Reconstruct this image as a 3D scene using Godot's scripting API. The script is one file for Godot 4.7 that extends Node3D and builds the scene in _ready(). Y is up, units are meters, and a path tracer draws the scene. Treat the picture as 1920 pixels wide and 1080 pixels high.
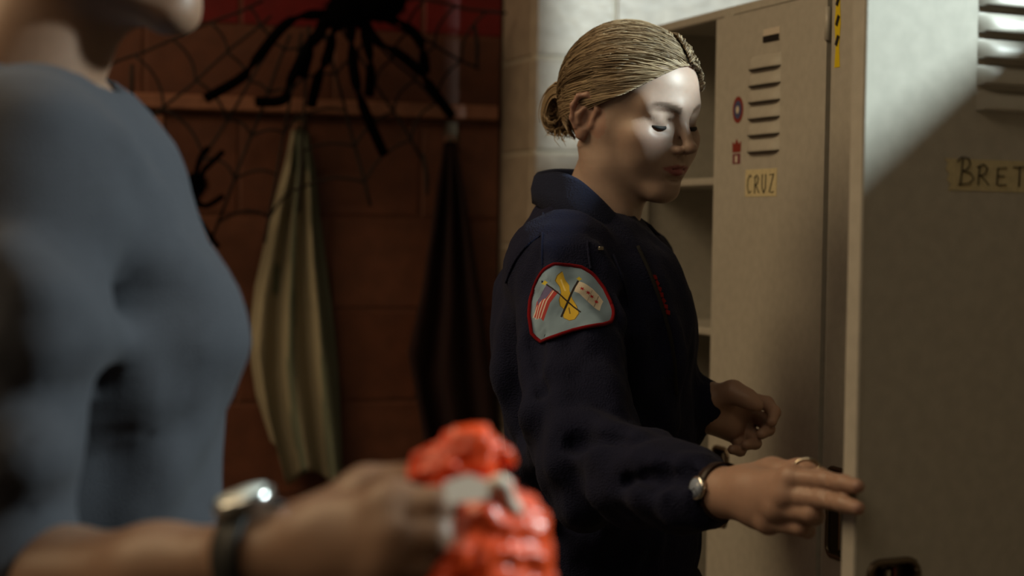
extends Node3D
# A firehouse locker room: world X runs across the room, Y is up, -Z runs along the row of lockers to the end wall.
const FPX := 3433.0          # focal length in pixels of the 1920 x 1080 frame
const EYE := 1.46            # camera height
var cam_t := Transform3D()
var used_names := {}
var M := {}
var rng := RandomNumberGenerator.new()
var noise := FastNoiseLite.new()

func _ready():
	rng.seed = 7
	noise.seed = 3
	noise.frequency = 1.0
	noise.fractal_octaves = 2
	setup_camera()
	setup_environment()
	setup_lights()
	make_materials()
	build_room()
	build_lockers()
	build_alcove_things()
	build_locker_woman()
	build_sweater_woman()

func setup_camera():
	var b := Basis(Vector3.UP, deg_to_rad(-18.5)) * Basis(Vector3.RIGHT, deg_to_rad(-1.92)) * Basis(Vector3.BACK, deg_to_rad(0.9))
	cam_t = Transform3D(b, Vector3(0, EYE, 0))
	var c := Camera3D.new()
	c.name = "camera"
	c.fov = rad_to_deg(2.0 * atan(540.0 / FPX))
	c.near = 0.05
	c.far = 60.0
	add_child(c)
	c.transform = cam_t
	var a := CameraAttributesPhysical.new()
	a.frustum_focal_length = 65.0
	a.exposure_aperture = 4.0
	a.frustum_focus_distance = 2.09
	a.frustum_near = 0.05
	a.frustum_far = 60.0
	c.attributes = a
	c.fov = rad_to_deg(2.0 * atan(540.0 / FPX))
	c.current = true

func setup_environment():
	var w := WorldEnvironment.new()
	w.name = "environment"
	var e := Environment.new()
	e.background_mode = Environment.BG_COLOR
	e.background_color = Color(0, 0, 0)
	e.tonemap_mode = Environment.TONE_MAPPER_LINEAR
	e.tonemap_exposure = 1.0
	e.sdfgi_enabled = true
	e.ssao_enabled = true
	e.ssil_enabled = true
	w.environment = e
	add_child(w)

func setup_lights():
	# the lamp hung high behind the lockers: its light comes over their tops
	var k := SpotLight3D.new()
	k.name = "key_lamp_light"
	k.light_color = Color(0.93, 1.0, 0.99)
	k.light_energy = 19.0
	k.light_size = 0.14
	k.spot_range = 12.0
	k.spot_attenuation = 2.0
	k.spot_angle = 62.0
	k.spot_angle_attenuation = 1.0
	k.shadow_enabled = true
	add_child(k)
	k.look_at_from_position(KEY_AT, KEY_TO, Vector3.UP)
	# ceiling panels over the middle of the room
	for p in PANELS:
		var a := AreaLight3D.new()
		a.name = "ceiling_panel_light"
		a.area_size = Vector2(p[1], p[2])
		a.light_color = p[3]
		a.light_energy = p[4]
		a.area_range = 12.0
		a.area_attenuation = 2.0
		a.shadow_enabled = true
		add_child(a, true)
		a.look_at_from_position(p[0] + Vector3(0, -0.03, 0), p[0] + Vector3(0, -1, 0), Vector3.FORWARD)

const KEY_TO := Vector3(1.0, 1.6, -2.5)
const KEY_AT := Vector3(2.75, 2.875, -0.35)
# place, width, length, colour, energy
const PANELS := [
	[Vector3(-1.5, 3.1, -2.2), 2.4, 1.5, Color(1.0, 0.87, 0.68), 5.1],
	[Vector3(-0.8, 3.1, -0.3), 1.6, 0.8, Color(1.0, 0.89, 0.74), 0.95],
]

# ------------------------------------------------------------------ helpers
func P(px: float, py: float, d: float) -> Vector3:   # the point at depth d on the ray of a pixel
	return cam_t.origin + cam_t.basis * Vector3((px - 960.0) / FPX * d, (540.0 - py) / FPX * d, -d)

func V(a: float, b: float, c: float) -> Vector3:     # a direction: right, up, towards the camera
	return cam_t.basis * Vector3(a, b, c)

func on_plane_z(px: float, py: float, z: float) -> Vector3:
	var dir := P(px, py, 1.0) - cam_t.origin
	return cam_t.origin + dir * ((z - cam_t.origin.z) / dir.z)

func numbered(called: String) -> String:
	if not used_names.has(called):
		used_names[called] = 0
		return called
	used_names[called] += 1
	return "%s_%03d" % [called, used_names[called]]

func thing(called: String, label: String, category: String, at := Vector3.ZERO, group := "") -> Node3D:
	var o := Node3D.new()
	o.name = numbered(called)
	add_child(o)
	o.position = at
	tag(o, label, category, group)
	return o

func tag(o: Node, label: String, category: String, group := ""):
	o.set_meta("label", label)
	o.set_meta("category", category)
	if group:
		o.set_meta("group", group)

func part(called: String, mesh: Mesh, mat: Material, parent: Node, at := Vector3.ZERO, turn := Basis()) -> MeshInstance3D:
	var o := MeshInstance3D.new()
	o.name = called
	o.mesh = mesh
	o.material_override = mat
	o.cast_shadow = GeometryInstance3D.SHADOW_CASTING_SETTING_ON
	parent.add_child(o, true)
	o.transform = Transform3D(turn, at)
	return o

func structure(called: String, mesh: Mesh, mat: Material, label: String, at := Vector3.ZERO) -> MeshInstance3D:
	var o := part(numbered(called), mesh, mat, self, at)
	o.set_meta("kind", "structure")
	o.set_meta("label", label)
	o.set_meta("category", called.split("_")[0])
	return o

func tex(freq: float, lo: Color, hi: Color, octaves := 4, size := 256, sd := 1, kind := FastNoiseLite.TYPE_SIMPLEX_SMOOTH) -> NoiseTexture2D:
	var n := FastNoiseLite.new()
	n.noise_type = kind
	n.frequency = freq
	n.fractal_octaves = octaves
	n.seed = sd
	var t := NoiseTexture2D.new()
	t.width = size
	t.height = size
	t.seamless = true
	t.noise = n
	var g := Gradient.new()
	g.set_color(0, lo)
	g.set_color(1, hi)
	t.color_ramp = g
	return t

func mat(c: Color, rough := 0.6, metal := 0.0, vary := 0.0, scale := 3.0, bump := 0.0, freq := 0.02, sd := 1) -> StandardMaterial3D:
	var m := StandardMaterial3D.new()
	m.albedo_color = c
	m.roughness = rough
	m.metallic = metal
	if vary > 0.0:
		m.albedo_texture = tex(freq, Color(1, 1, 1) * (1.0 - vary), Color(1, 1, 1), 5, 256, sd)
		m.albedo_texture.color_ramp.set_color(0, Color(1.0 - vary, 1.0 - vary, 1.0 - vary, 1))
	if bump > 0.0:
		m.heightmap_enabled = true
		m.heightmap_scale = bump
		m.heightmap_texture = tex(freq * 2.0, Color.BLACK, Color.WHITE, 4, 256, sd + 5)
	if vary > 0.0 or bump > 0.0:
		m.uv1_triplanar = true
		m.uv1_scale = Vector3.ONE * scale
	return m

# a box with chamfered edges
func box_mesh(size: Vector3, ch := 0.003) -> ArrayMesh:
	var st := SurfaceTool.new()
	st.begin(Mesh.PRIMITIVE_TRIANGLES)
	st.set_smooth_group(-1)
	add_box(st, Vector3.ZERO, size, ch)
	st.generate_normals()
	return st.commit()

func add_box(st: SurfaceTool, c: Vector3, size: Vector3, ch := 0.003, turn := Basis()):
	var h := size / 2.0
	var k := minf(ch, minf(h.x, minf(h.y, h.z)) * 0.49)
	var pts := []          # for each corner sign: three points, one on each face
	var idx := {}
	for sx in [-1, 1]:
		for sy in [-1, 1]:
			for sz in [-1, 1]:
				idx[Vector3i(sx, sy, sz)] = pts.size()
				pts.append(Vector3(sx * h.x, sy * (h.y - k), sz * (h.z - k)))
				pts.append(Vector3(sx * (h.x - k), sy * h.y, sz * (h.z - k)))
				pts.append(Vector3(sx * (h.x - k), sy * (h.y - k), sz * h.z))
	var faces := []
	for ax in 3:
		for s in [-1, 1]:
			var q := []
			for uv in [[-1, -1], [1, -1], [1, 1], [-1, 1]]:
				var v := Vector3i.ZERO
				v[ax] = s
				v[(ax + 1) % 3] = uv[0]
				v[(ax + 2) % 3] = uv[1]
				q.append(idx[v] + ax)
			faces.append(q)
	for ax in 3:            # edges along ax
		var a1 := (ax + 1) % 3
		var a2 := (ax + 2) % 3
		for s1 in [-1, 1]:
			for s2 in [-1, 1]:
				var v0 := Vector3i.ZERO
				v0[ax] = -1
				v0[a1] = s1
				v0[a2] = s2
				var v1 := v0
				v1[ax] = 1
				faces.append([idx[v0] + a1, idx[v1] + a1, idx[v1] + a2, idx[v0] + a2])
	for key in idx:
		faces.append([idx[key], idx[key] + 1, idx[key] + 2])
	for f in faces:
		var ps := []
		for i in f:
			ps.append(pts[i])
		add_face(st, ps, Transform3D(turn, c))

# a convex face, turned so that it looks away from the local origin
func add_face(st: SurfaceTool, ps: Array, t: Transform3D):
	var n: Vector3 = (ps[1] - ps[0]).cross(ps[2] - ps[0])
	var mid := Vector3.ZERO
	for p in ps:
		mid += p
	if n.dot(mid) > 0.0:
		ps.reverse()
	for i in range(1, ps.size() - 1):
		st.add_vertex(t * ps[0])
		st.add_vertex(t * ps[i])
		st.add_vertex(t * ps[i + 1])

# a tube along points with a radius for each; closed ends
func tube_mesh(pts: Array, radii: Array, sides := 8) -> ArrayMesh:
	var st := SurfaceTool.new()
	st.begin(Mesh.PRIMITIVE_TRIANGLES)
	add_tube(st, pts, radii, sides)
	st.generate_normals()
	return st.commit()

func add_tube(st: SurfaceTool, pts: Array, radii: Array, sides := 8, flat := 1.0, col = null):
	var n := pts.size()
	var rings := []
	var side := Vector3.ZERO
	for i in n:
		var a: Vector3 = pts[maxi(i - 1, 0)]
		var b: Vector3 = pts[mini(i + 1, n - 1)]
		var t := (b - a).normalized()
		if side == Vector3.ZERO:
			side = t.cross(Vector3.UP if absf(t.y) < 0.9 else Vector3.RIGHT).normalized()
		side = (side - t * side.dot(t)).normalized()
		var up := side.cross(t)
		var r := []
		for j in sides:
			var an := TAU * j / sides
			r.append(pts[i] + (side * cos(an) + up * sin(an) * flat) * float(radii[i]))
		rings.append(r)
	st.set_smooth_group(0)
	if col != null:
		st.set_color(col)
	for i in n - 1:
		for j in sides:
			var k := (j + 1) % sides
			for v in [rings[i][j], rings[i][k], rings[i + 1][k], rings[i][j], rings[i + 1][k], rings[i + 1][j]]:
				st.add_vertex(v)
	for e in [0, n - 1]:
		for j in sides:
			var k := (j + 1) % sides
			var three := [pts[e], rings[e][k], rings[e][j]]
			if e == 0:
				three.reverse()
				three = [pts[e], rings[e][k], rings[e][j]]
			else:
				three = [pts[e], rings[e][j], rings[e][k]]
			for v in three:
				st.add_vertex(v)

func smooth_line(pts: Array, steps := 6) -> Array:
	var out := []
	for i in pts.size() - 1:
		var p0: Vector3 = pts[maxi(i - 1, 0)]
		var p1: Vector3 = pts[i]
		var p2: Vector3 = pts[i + 1]
		var p3: Vector3 = pts[mini(i + 2, pts.size() - 1)]
		for s in steps:
			out.append(p1.cubic_interpolate(p2, p0, p3, float(s) / steps))
	out.append(pts[-1])
	return out

func interp(vals: Array, t: float) -> float:
	var f := clampf(t, 0.0, 1.0) * (vals.size() - 1)
	var i := mini(int(f), vals.size() - 2)
	return lerpf(vals[i], vals[i + 1], f - i)

# an outline (Vector2s, counter-clockwise or not) extruded from z = -depth to 0
func plate_mesh(outline: PackedVector2Array, depth: float) -> ArrayMesh:
	var st := SurfaceTool.new()
	st.begin(Mesh.PRIMITIVE_TRIANGLES)
	st.set_smooth_group(-1)
	var o := outline
	if Geometry2D.is_polygon_clockwise(o):
		o.reverse()
	var tri := Geometry2D.triangulate_polygon(o)
	for i in range(0, tri.size(), 3):
		var a := o[tri[i]]
		var b := o[tri[i + 1]]
		var c := o[tri[i + 2]]
		if (b - a).cross(c - a) > 0.0:
			var tmp := b
			b = c
			c = tmp
		for q in [a, b, c]:
			st.add_vertex(Vector3(q.x, q.y, 0))
		for q in [a, c, b]:
			st.add_vertex(Vector3(q.x, q.y, -depth))
	for i in o.size():
		var a := o[i]
		var b := o[(i + 1) % o.size()]
		for v in [Vector3(a.x, a.y, 0), Vector3(a.x, a.y, -depth), Vector3(b.x, b.y, -depth), Vector3(a.x, a.y, 0), Vector3(b.x, b.y, -depth), Vector3(b.x, b.y, 0)]:
			st.add_vertex(v)
	st.generate_normals()
	return st.commit()

# pen strokes as a thin raised ribbon mesh in the plane z = 0
func strokes_mesh(strokes: Array, width: float, depth := 0.0004) -> ArrayMesh:
	var st := SurfaceTool.new()
	st.begin(Mesh.PRIMITIVE_TRIANGLES)
	for s in strokes:
		var pts := []
		var rad := []
		for q in s:
			pts.append(Vector3(q.x, q.y, 0))
			rad.append(width / 2.0)
		add_tube(st, pts, rad, 6, 0.4)
	st.generate_normals()
	return st.commit()

# ------------------------------------------------------------------ materials
func make_materials():
	M.block = []
	for i in 4:
		var s: float = [0.0, 0.02, -0.02, 0.035][i]
		M.block.append(mat(Color(0.65 + s, 0.59 + s, 0.53 + s), 0.42, 0.0, 0.14, 2.3, 0.05, 0.03, 10 + i))
	M.mortar = mat(Color(0.78, 0.74, 0.68), 0.8, 0.0, 0.1, 4.0)
	M.alcove = []
	for i in 3:
		var s: float = [0.0, 0.02, -0.02][i]
		M.alcove.append(mat(Color(0.42 + s, 0.25 + s, 0.18 + s), 0.55, 0.0, 0.16, 2.3, 0.05, 0.03, 20 + i))
	M.alcove_mortar = mat(Color(0.39, 0.235, 0.17), 0.8, 0.0, 0.1, 4.0)
	M.alcove_red = mat(Color(0.44, 0.05, 0.05), 0.5, 0.0, 0.12, 2.3, 0.05, 0.03, 31)
	M.plaster = mat(Color(0.5, 0.47, 0.42), 0.9, 0.0, 0.08, 1.0)
	M.floor = mat(Color(0.3, 0.27, 0.24), 0.5, 0.0, 0.15, 2.0)
	M.rail = mat(Color(0.62, 0.42, 0.33), 0.5, 0.0, 0.15, 4.0)
	M.locker = mat(Color(0.72, 0.705, 0.665), 0.38, 0.0, 0.07, 3.0, 0.006, 0.06, 40)
	M.steel = mat(Color(0.6, 0.58, 0.53), 0.3, 0.9)
	M.old_steel = mat(Color(0.38, 0.33, 0.27), 0.4, 0.7)
	M.black = mat(Color(0.02, 0.02, 0.02), 0.6)
	M.tape = mat(Color(0.83, 0.78, 0.62), 0.7, 0.0, 0.1, 8.0, 0.02, 0.05)
	M.ink = mat(Color(0.05, 0.045, 0.04), 0.6)
	M.yellow = mat(Color(0.85, 0.75, 0.08), 0.5)
	M.sticker_red = mat(Color(0.5, 0.19, 0.15), 0.5)
	M.sticker_blue = mat(Color(0.27, 0.3, 0.44), 0.5)
	M.sticker_white = mat(Color(0.8, 0.76, 0.7), 0.5)
	M.spider = mat(Color(0.012, 0.01, 0.013), 0.9)
	M.spider.metallic_specular = 0.12
	M.web = mat(Color(0.13, 0.095, 0.08), 0.95)

# ------------------------------------------------------------------ the room
const CORNER_X := 1.263      # where the end wall's pier begins
const END_Z := -3.646        # the face of the pier
const ALCOVE_Z := -3.866     # the wall behind the towels

func block_course(parent: Node, x0: float, x1: float, y0: float, y1: float, z: float, normal: String, mats: Array, shift: float, depth := 0.02):
	# one course of glazed blocks from x0 to x1 with open joints, each block a mesh
	var x := x0 - shift
	while x < x1 - 0.005:
		var a := maxf(x, x0)
		var b := minf(x + 0.4, x1)
		if b - a > 0.02:
			var size := Vector3(b - a - 0.007, y1 - y0 - 0.007, depth)
			var key := "%.4f_%.4f_%s" % [size.x, size.y, normal]
			if not block_meshes.has(key):
				block_meshes[key] = box_mesh(size if normal == "z" else Vector3(depth, size.y, size.x), 0.0025)
			var at := Vector3((a + b) / 2.0, (y0 + y1) / 2.0, z) if normal == "z" else Vector3(z, (y0 + y1) / 2.0, -(a + b) / 2.0)
			part("block", block_meshes[key], mats[rng.randi() % mats.size()], parent, at - (parent as Node3D).position)
		x += 0.4

var block_meshes := {}

func build_room():
	var flo := structure("floor", box_mesh(Vector3(7.2, 0.2, 7.2), 0.0), M.floor, "dark worn floor of the locker room", Vector3(0.6, -0.1, -0.6))
	structure("ceiling", box_mesh(Vector3(7.2, 0.2, 7.2), 0.0), M.plaster, "plain plaster ceiling over the locker room", Vector3(0.6, 3.3, -0.6))
	structure("wall_left", box_mesh(Vector3(0.2, 3.2, 7.2), 0.0), M.plaster, "plain wall on the far side from the lockers", Vector3(-3.0, 1.6, -0.6))
	structure("wall_right", box_mesh(Vector3(0.2, 3.2, 7.2), 0.0), M.plaster, "plain wall behind the locker bank", Vector3(4.2, 1.6, -0.6))
	structure("wall_front", box_mesh(Vector3(7.2, 3.2, 0.2), 0.0), M.plaster, "plain wall facing the towel hooks", Vector3(0.6, 1.6, 2.9))
	# the pier of pale glazed blocks
	var pier := structure("wall_back", box_mesh(Vector3(2.9, 3.2, 0.45), 0.002), M.mortar, "pale glazed block wall ending in a corner beside the lockers", Vector3(CORNER_X + 0.004 + 1.45, 1.6, END_Z - 0.004 - 0.225))
	var ys := []
	var y := 0.018
	while y < 3.2:
		ys.append(y)
		y += 0.2
	for i in ys.size() - 1:
		if ys[i + 1] < 0.5:
			continue
		block_course(pier, CORNER_X, CORNER_X + 1.6, ys[i], ys[i + 1], END_Z - 0.01, "z", M.block, 0.22 if i % 2 == 1 else 0.0)
		block_course(pier, 3.667, 3.866, ys[i], ys[i + 1], CORNER_X + 0.01, "x", M.block, 0.0)
	# the brown wall behind the towels
	var back := structure("wall_alcove", box_mesh(Vector3(4.4, 3.2, 0.2), 0.002), M.alcove_mortar, "brown painted block wall with a red band where towels hang", Vector3(-0.94, 1.6, ALCOVE_Z - 0.003 - 0.1))
	for i in 14:
		var y0 := 1.875 - 1.8 + 0.2 * i
		if y0 < 0.5:
			continue
		block_course(back, -0.32, CORNER_X, y0, y0 + 0.2, ALCOVE_Z - 0.01, "z", [M.alcove_red] if i >= 9 else M.alcove, 0.2 if i % 2 else 0.0)
	# rail of the towel hooks
	structure("trim_1", box_mesh(Vector3(1.9, 0.032, 0.022), 0.004), M.rail, "narrow wooden rail on the brown wall above the towels", Vector3(0.3, EYE + 0.249, ALCOVE_Z + 0.011))
	# fittings that give the light
	for p in PANELS:
		var t := thing("ceiling_light", "flat ceiling panel light" + (" over the woman in grey" if p[0].z > -1.0 else " nearer the towel wall"), "light", p[0])
		part("frame", box_mesh(Vector3(p[1] + 0.06, 0.05, p[2] + 0.06), 0.005), M.steel, t, Vector3(0, 0.075, 0))
		var dm := mat(Color(0.9, 0.9, 0.88), 0.6)
		dm.emission_enabled = true
		dm.emission = p[3]
		dm.emission_energy_multiplier = 0.6
		part("diffuser", box_mesh(Vector3(p[1], 0.03, p[2]), 0.004), dm, t, Vector3(0, 0.035, 0))
	var lamp := thing("spot_lamp", "black spot lamp hung from the ceiling behind the lockers", "lamp", KEY_AT)
	var dir := (KEY_TO - KEY_AT).normalized()
	var lb := Basis.looking_at(dir)
	part("housing", tube_mesh([dir * -0.34, dir * -0.32, dir * -0.05, dir * -0.03], [0.08, 0.15, 0.17, 0.165], 20), M.black, lamp)
	var gm := mat(Color(1, 0.97, 0.92), 0.5)
	gm.emission_enabled = true
	gm.emission = Color(0.93, 1.0, 0.99)
	gm.emission_energy_multiplier = 2.0
	part("lens", tube_mesh([dir * -0.03, dir * -0.02], [0.14, 0.14], 20), gm, lamp)
	part("hanger", tube_mesh([dir * -0.2, Vector3(dir.x * -0.2, 0.25, dir.z * -0.2)], [0.012, 0.012], 8), M.black, lamp)
	# added unseen blockers: partition keeps the lamp off the towels, cupboard off the lower wall
	structure("wall_lamp_blocker", box_mesh(Vector3(0.08, 3.2, 1.12), 0.003), M.plaster, "short partition wall added unseen behind the locker bank to block the lamp", Vector3(1.72, 1.6, -2.052))
	var cup := thing("shade_cupboard", "tall plain steel cupboard added unseen behind the locker bank to shade the end wall", "cupboard", Vector3(1.93, 0, -2.93))
	part("body", box_mesh(Vector3(0.42, 1.95, 0.6), 0.006), M.locker, cup, Vector3(0, 0.975, 0))
	part("door", box_mesh(Vector3(0.02, 1.85, 0.58), 0.004), M.locker, cup, Vector3(0.222, 0.975, 0))

# ------------------------------------------------------------------ lockers
const LX := 1.185            # the plane of the locker fronts
var pitch := 0.4
var door_w := 0.385
var slot_at := 0.125
const TOP := EYE + 0.336
const DEPTH := 0.45
const DOOR_TOP := EYE + 0.3155
const DOOR_LOW := 0.11
const LOUVRES := [0.1116, 0.1352, 0.1588, 0.1824, 0.206, 0.2296]

func build_lockers():
	var units := [
		["tan steel locker without its door, dark inside, next to the block wall", 2.53, "none", 0.36],
		["tan steel locker with its door shut and a CRUZ name tape", 2.17, "shut", 0.36],
		["tan steel locker with shut door half hidden behind the opened BRETT door", 1.894, "tape", 0.275],
		["tan steel locker whose opened door carries the BRETT name tape", 1.494, "open", 0.4],
		["plain shut tan locker next beyond the hinges of the BRETT door", 1.094, "plain", 0.4],
		["second plain shut tan locker counted from the BRETT door", 0.694, "plain", 0.4],
		["plain shut tan locker ending the row away from the block wall", 0.294, "plain", 0.4],
	]
	for u in units:
		pitch = u[3]
		door_w = pitch - 0.015
		slot_at = 0.113 if u[2] == "shut" else 0.122 if pitch > 0.3 else 0.08
		var t := thing("locker", u[0], "locker", Vector3(LX, 0, -u[1]), "lockers in the row")
		locker_body(t)
		if u[2] == "none":
			part("shelf", box_mesh(Vector3(DEPTH - 0.03, 0.012, pitch - 0.012), 0.002), M.locker, t, Vector3(DEPTH / 2.0, EYE + 0.075, -pitch / 2.0))
			part("shelf", box_mesh(Vector3(DEPTH - 0.03, 0.012, pitch - 0.012), 0.002), M.locker, t, Vector3(DEPTH / 2.0, EYE - 0.16, -pitch / 2.0))
			var hook := part("coat_hook", tube_mesh(smooth_line([Vector3(0.2, EYE + 0.068, -0.394), Vector3(0.2, EYE + 0.04, -0.37), Vector3(0.2, EYE + 0.03, -0.35), Vector3(0.2, EYE + 0.045, -0.335)]), fill(0.005, 19), 8), M.old_steel, t)
			hook.set_meta("label", "dark metal coat hook")
			continue
		var door := Node3D.new()
		door.name = "door"
		t.add_child(door)
		# the hinge is on the side nearer to the camera; the door runs along local -z from it
		door.position = Vector3(-0.0005, 0, -0.0075)
		if u[2] == "open":
			door.rotation.y = deg_to_rad(98.0)
			door.position.x = -0.005
		make_door(door, u[2])

func fill(v: float, n: int) -> Array:
	var a := []
	for i in n:
		a.append(v)
	return a

func locker_body(t: Node3D):
	var th := 0.006
	var w := pitch - 0.001
	# sides, back, top, bottom, front frame
	part("side_panel", box_mesh(Vector3(DEPTH, TOP - 0.1, th), 0.001), M.locker, t, Vector3(DEPTH / 2.0, (TOP + 0.1) / 2.0, -th / 2.0))
	part("side_panel", box_mesh(Vector3(DEPTH, TOP - 0.1, th), 0.001), M.locker, t, Vector3(DEPTH / 2.0, (TOP + 0.1) / 2.0, -w + th / 2.0))
	part("back_panel", box_mesh(Vector3(th, TOP - 0.1, w - 2 * th), 0.001), M.locker, t, Vector3(DEPTH - th / 2.0, (TOP + 0.1) / 2.0, -w / 2.0))
	part("top_panel", box_mesh(Vector3(DEPTH, th, w), 0.001), M.locker, t, Vector3(DEPTH / 2.0, TOP - th / 2.0, -w / 2.0))
	part("bottom_panel", box_mesh(Vector3(DEPTH - 0.02, th, w - 2 * th), 0.001), M.locker, t, Vector3(DEPTH / 2.0, 0.103, -w / 2.0))
	part("plinth", box_mesh(Vector3(DEPTH - 0.04, 0.1, w), 0.002), M.locker, t, Vector3(DEPTH / 2.0 + 0.02, 0.05, -w / 2.0))
	part("frame_post", box_mesh(Vector3(0.022, TOP - 0.1, 0.0145), 0.002), M.locker, t, Vector3(0.009, (TOP + 0.1) / 2.0, -0.0073))
	part("frame_post", box_mesh(Vector3(0.022, TOP - 0.1, 0.0145), 0.002), M.locker, t, Vector3(0.009, (TOP + 0.1) / 2.0, -w + 0.0073))
	part("frame_rail", box_mesh(Vector3(0.022, 0.0145, w - 0.029), 0.002), M.locker, t, Vector3(0.0095, TOP - 0.0073, -w / 2.0))
	part("frame_rail", box_mesh(Vector3(0.022, 0.0145, w - 0.029), 0.002), M.locker, t, Vector3(0.0095, 0.1073, -w / 2.0))

func louvre_mesh(width: float) -> ArrayMesh:
	# a pressed louvre: a curved hood that stands out most at its open lower lip; local x out of the door, y up, z along it
	var st := SurfaceTool.new()
	st.begin(Mesh.PRIMITIVE_TRIANGLES)
	st.set_smooth_group(0)
	var nu := 14
	var nv := 7
	var g := []
	for i in nu + 1:
		var row := []
		var u := -1.0 + 2.0 * i / nu
		var e := 1.0 - pow(absf(u), 6.0)
		for j in nv + 1:
			var v := float(j) / nv
			row.append(Vector3(e * 0.0085 * pow(sin(v * PI / 2.0), 0.8), 0.0195 * (1.0 - v), u * width / 2.0))
		row.append(Vector3(e * 0.0065, 0.0008, u * width / 2.0))
		g.append(row)
	for i in nu:
		for j in nv + 1:
			for q in [[0, 0], [0, 1], [1, 1], [0, 0], [1, 1], [1, 0]]:
				st.add_vertex(g[i + q[0]][j + q[1]])
	st.generate_normals()
	return st.commit()

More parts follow.
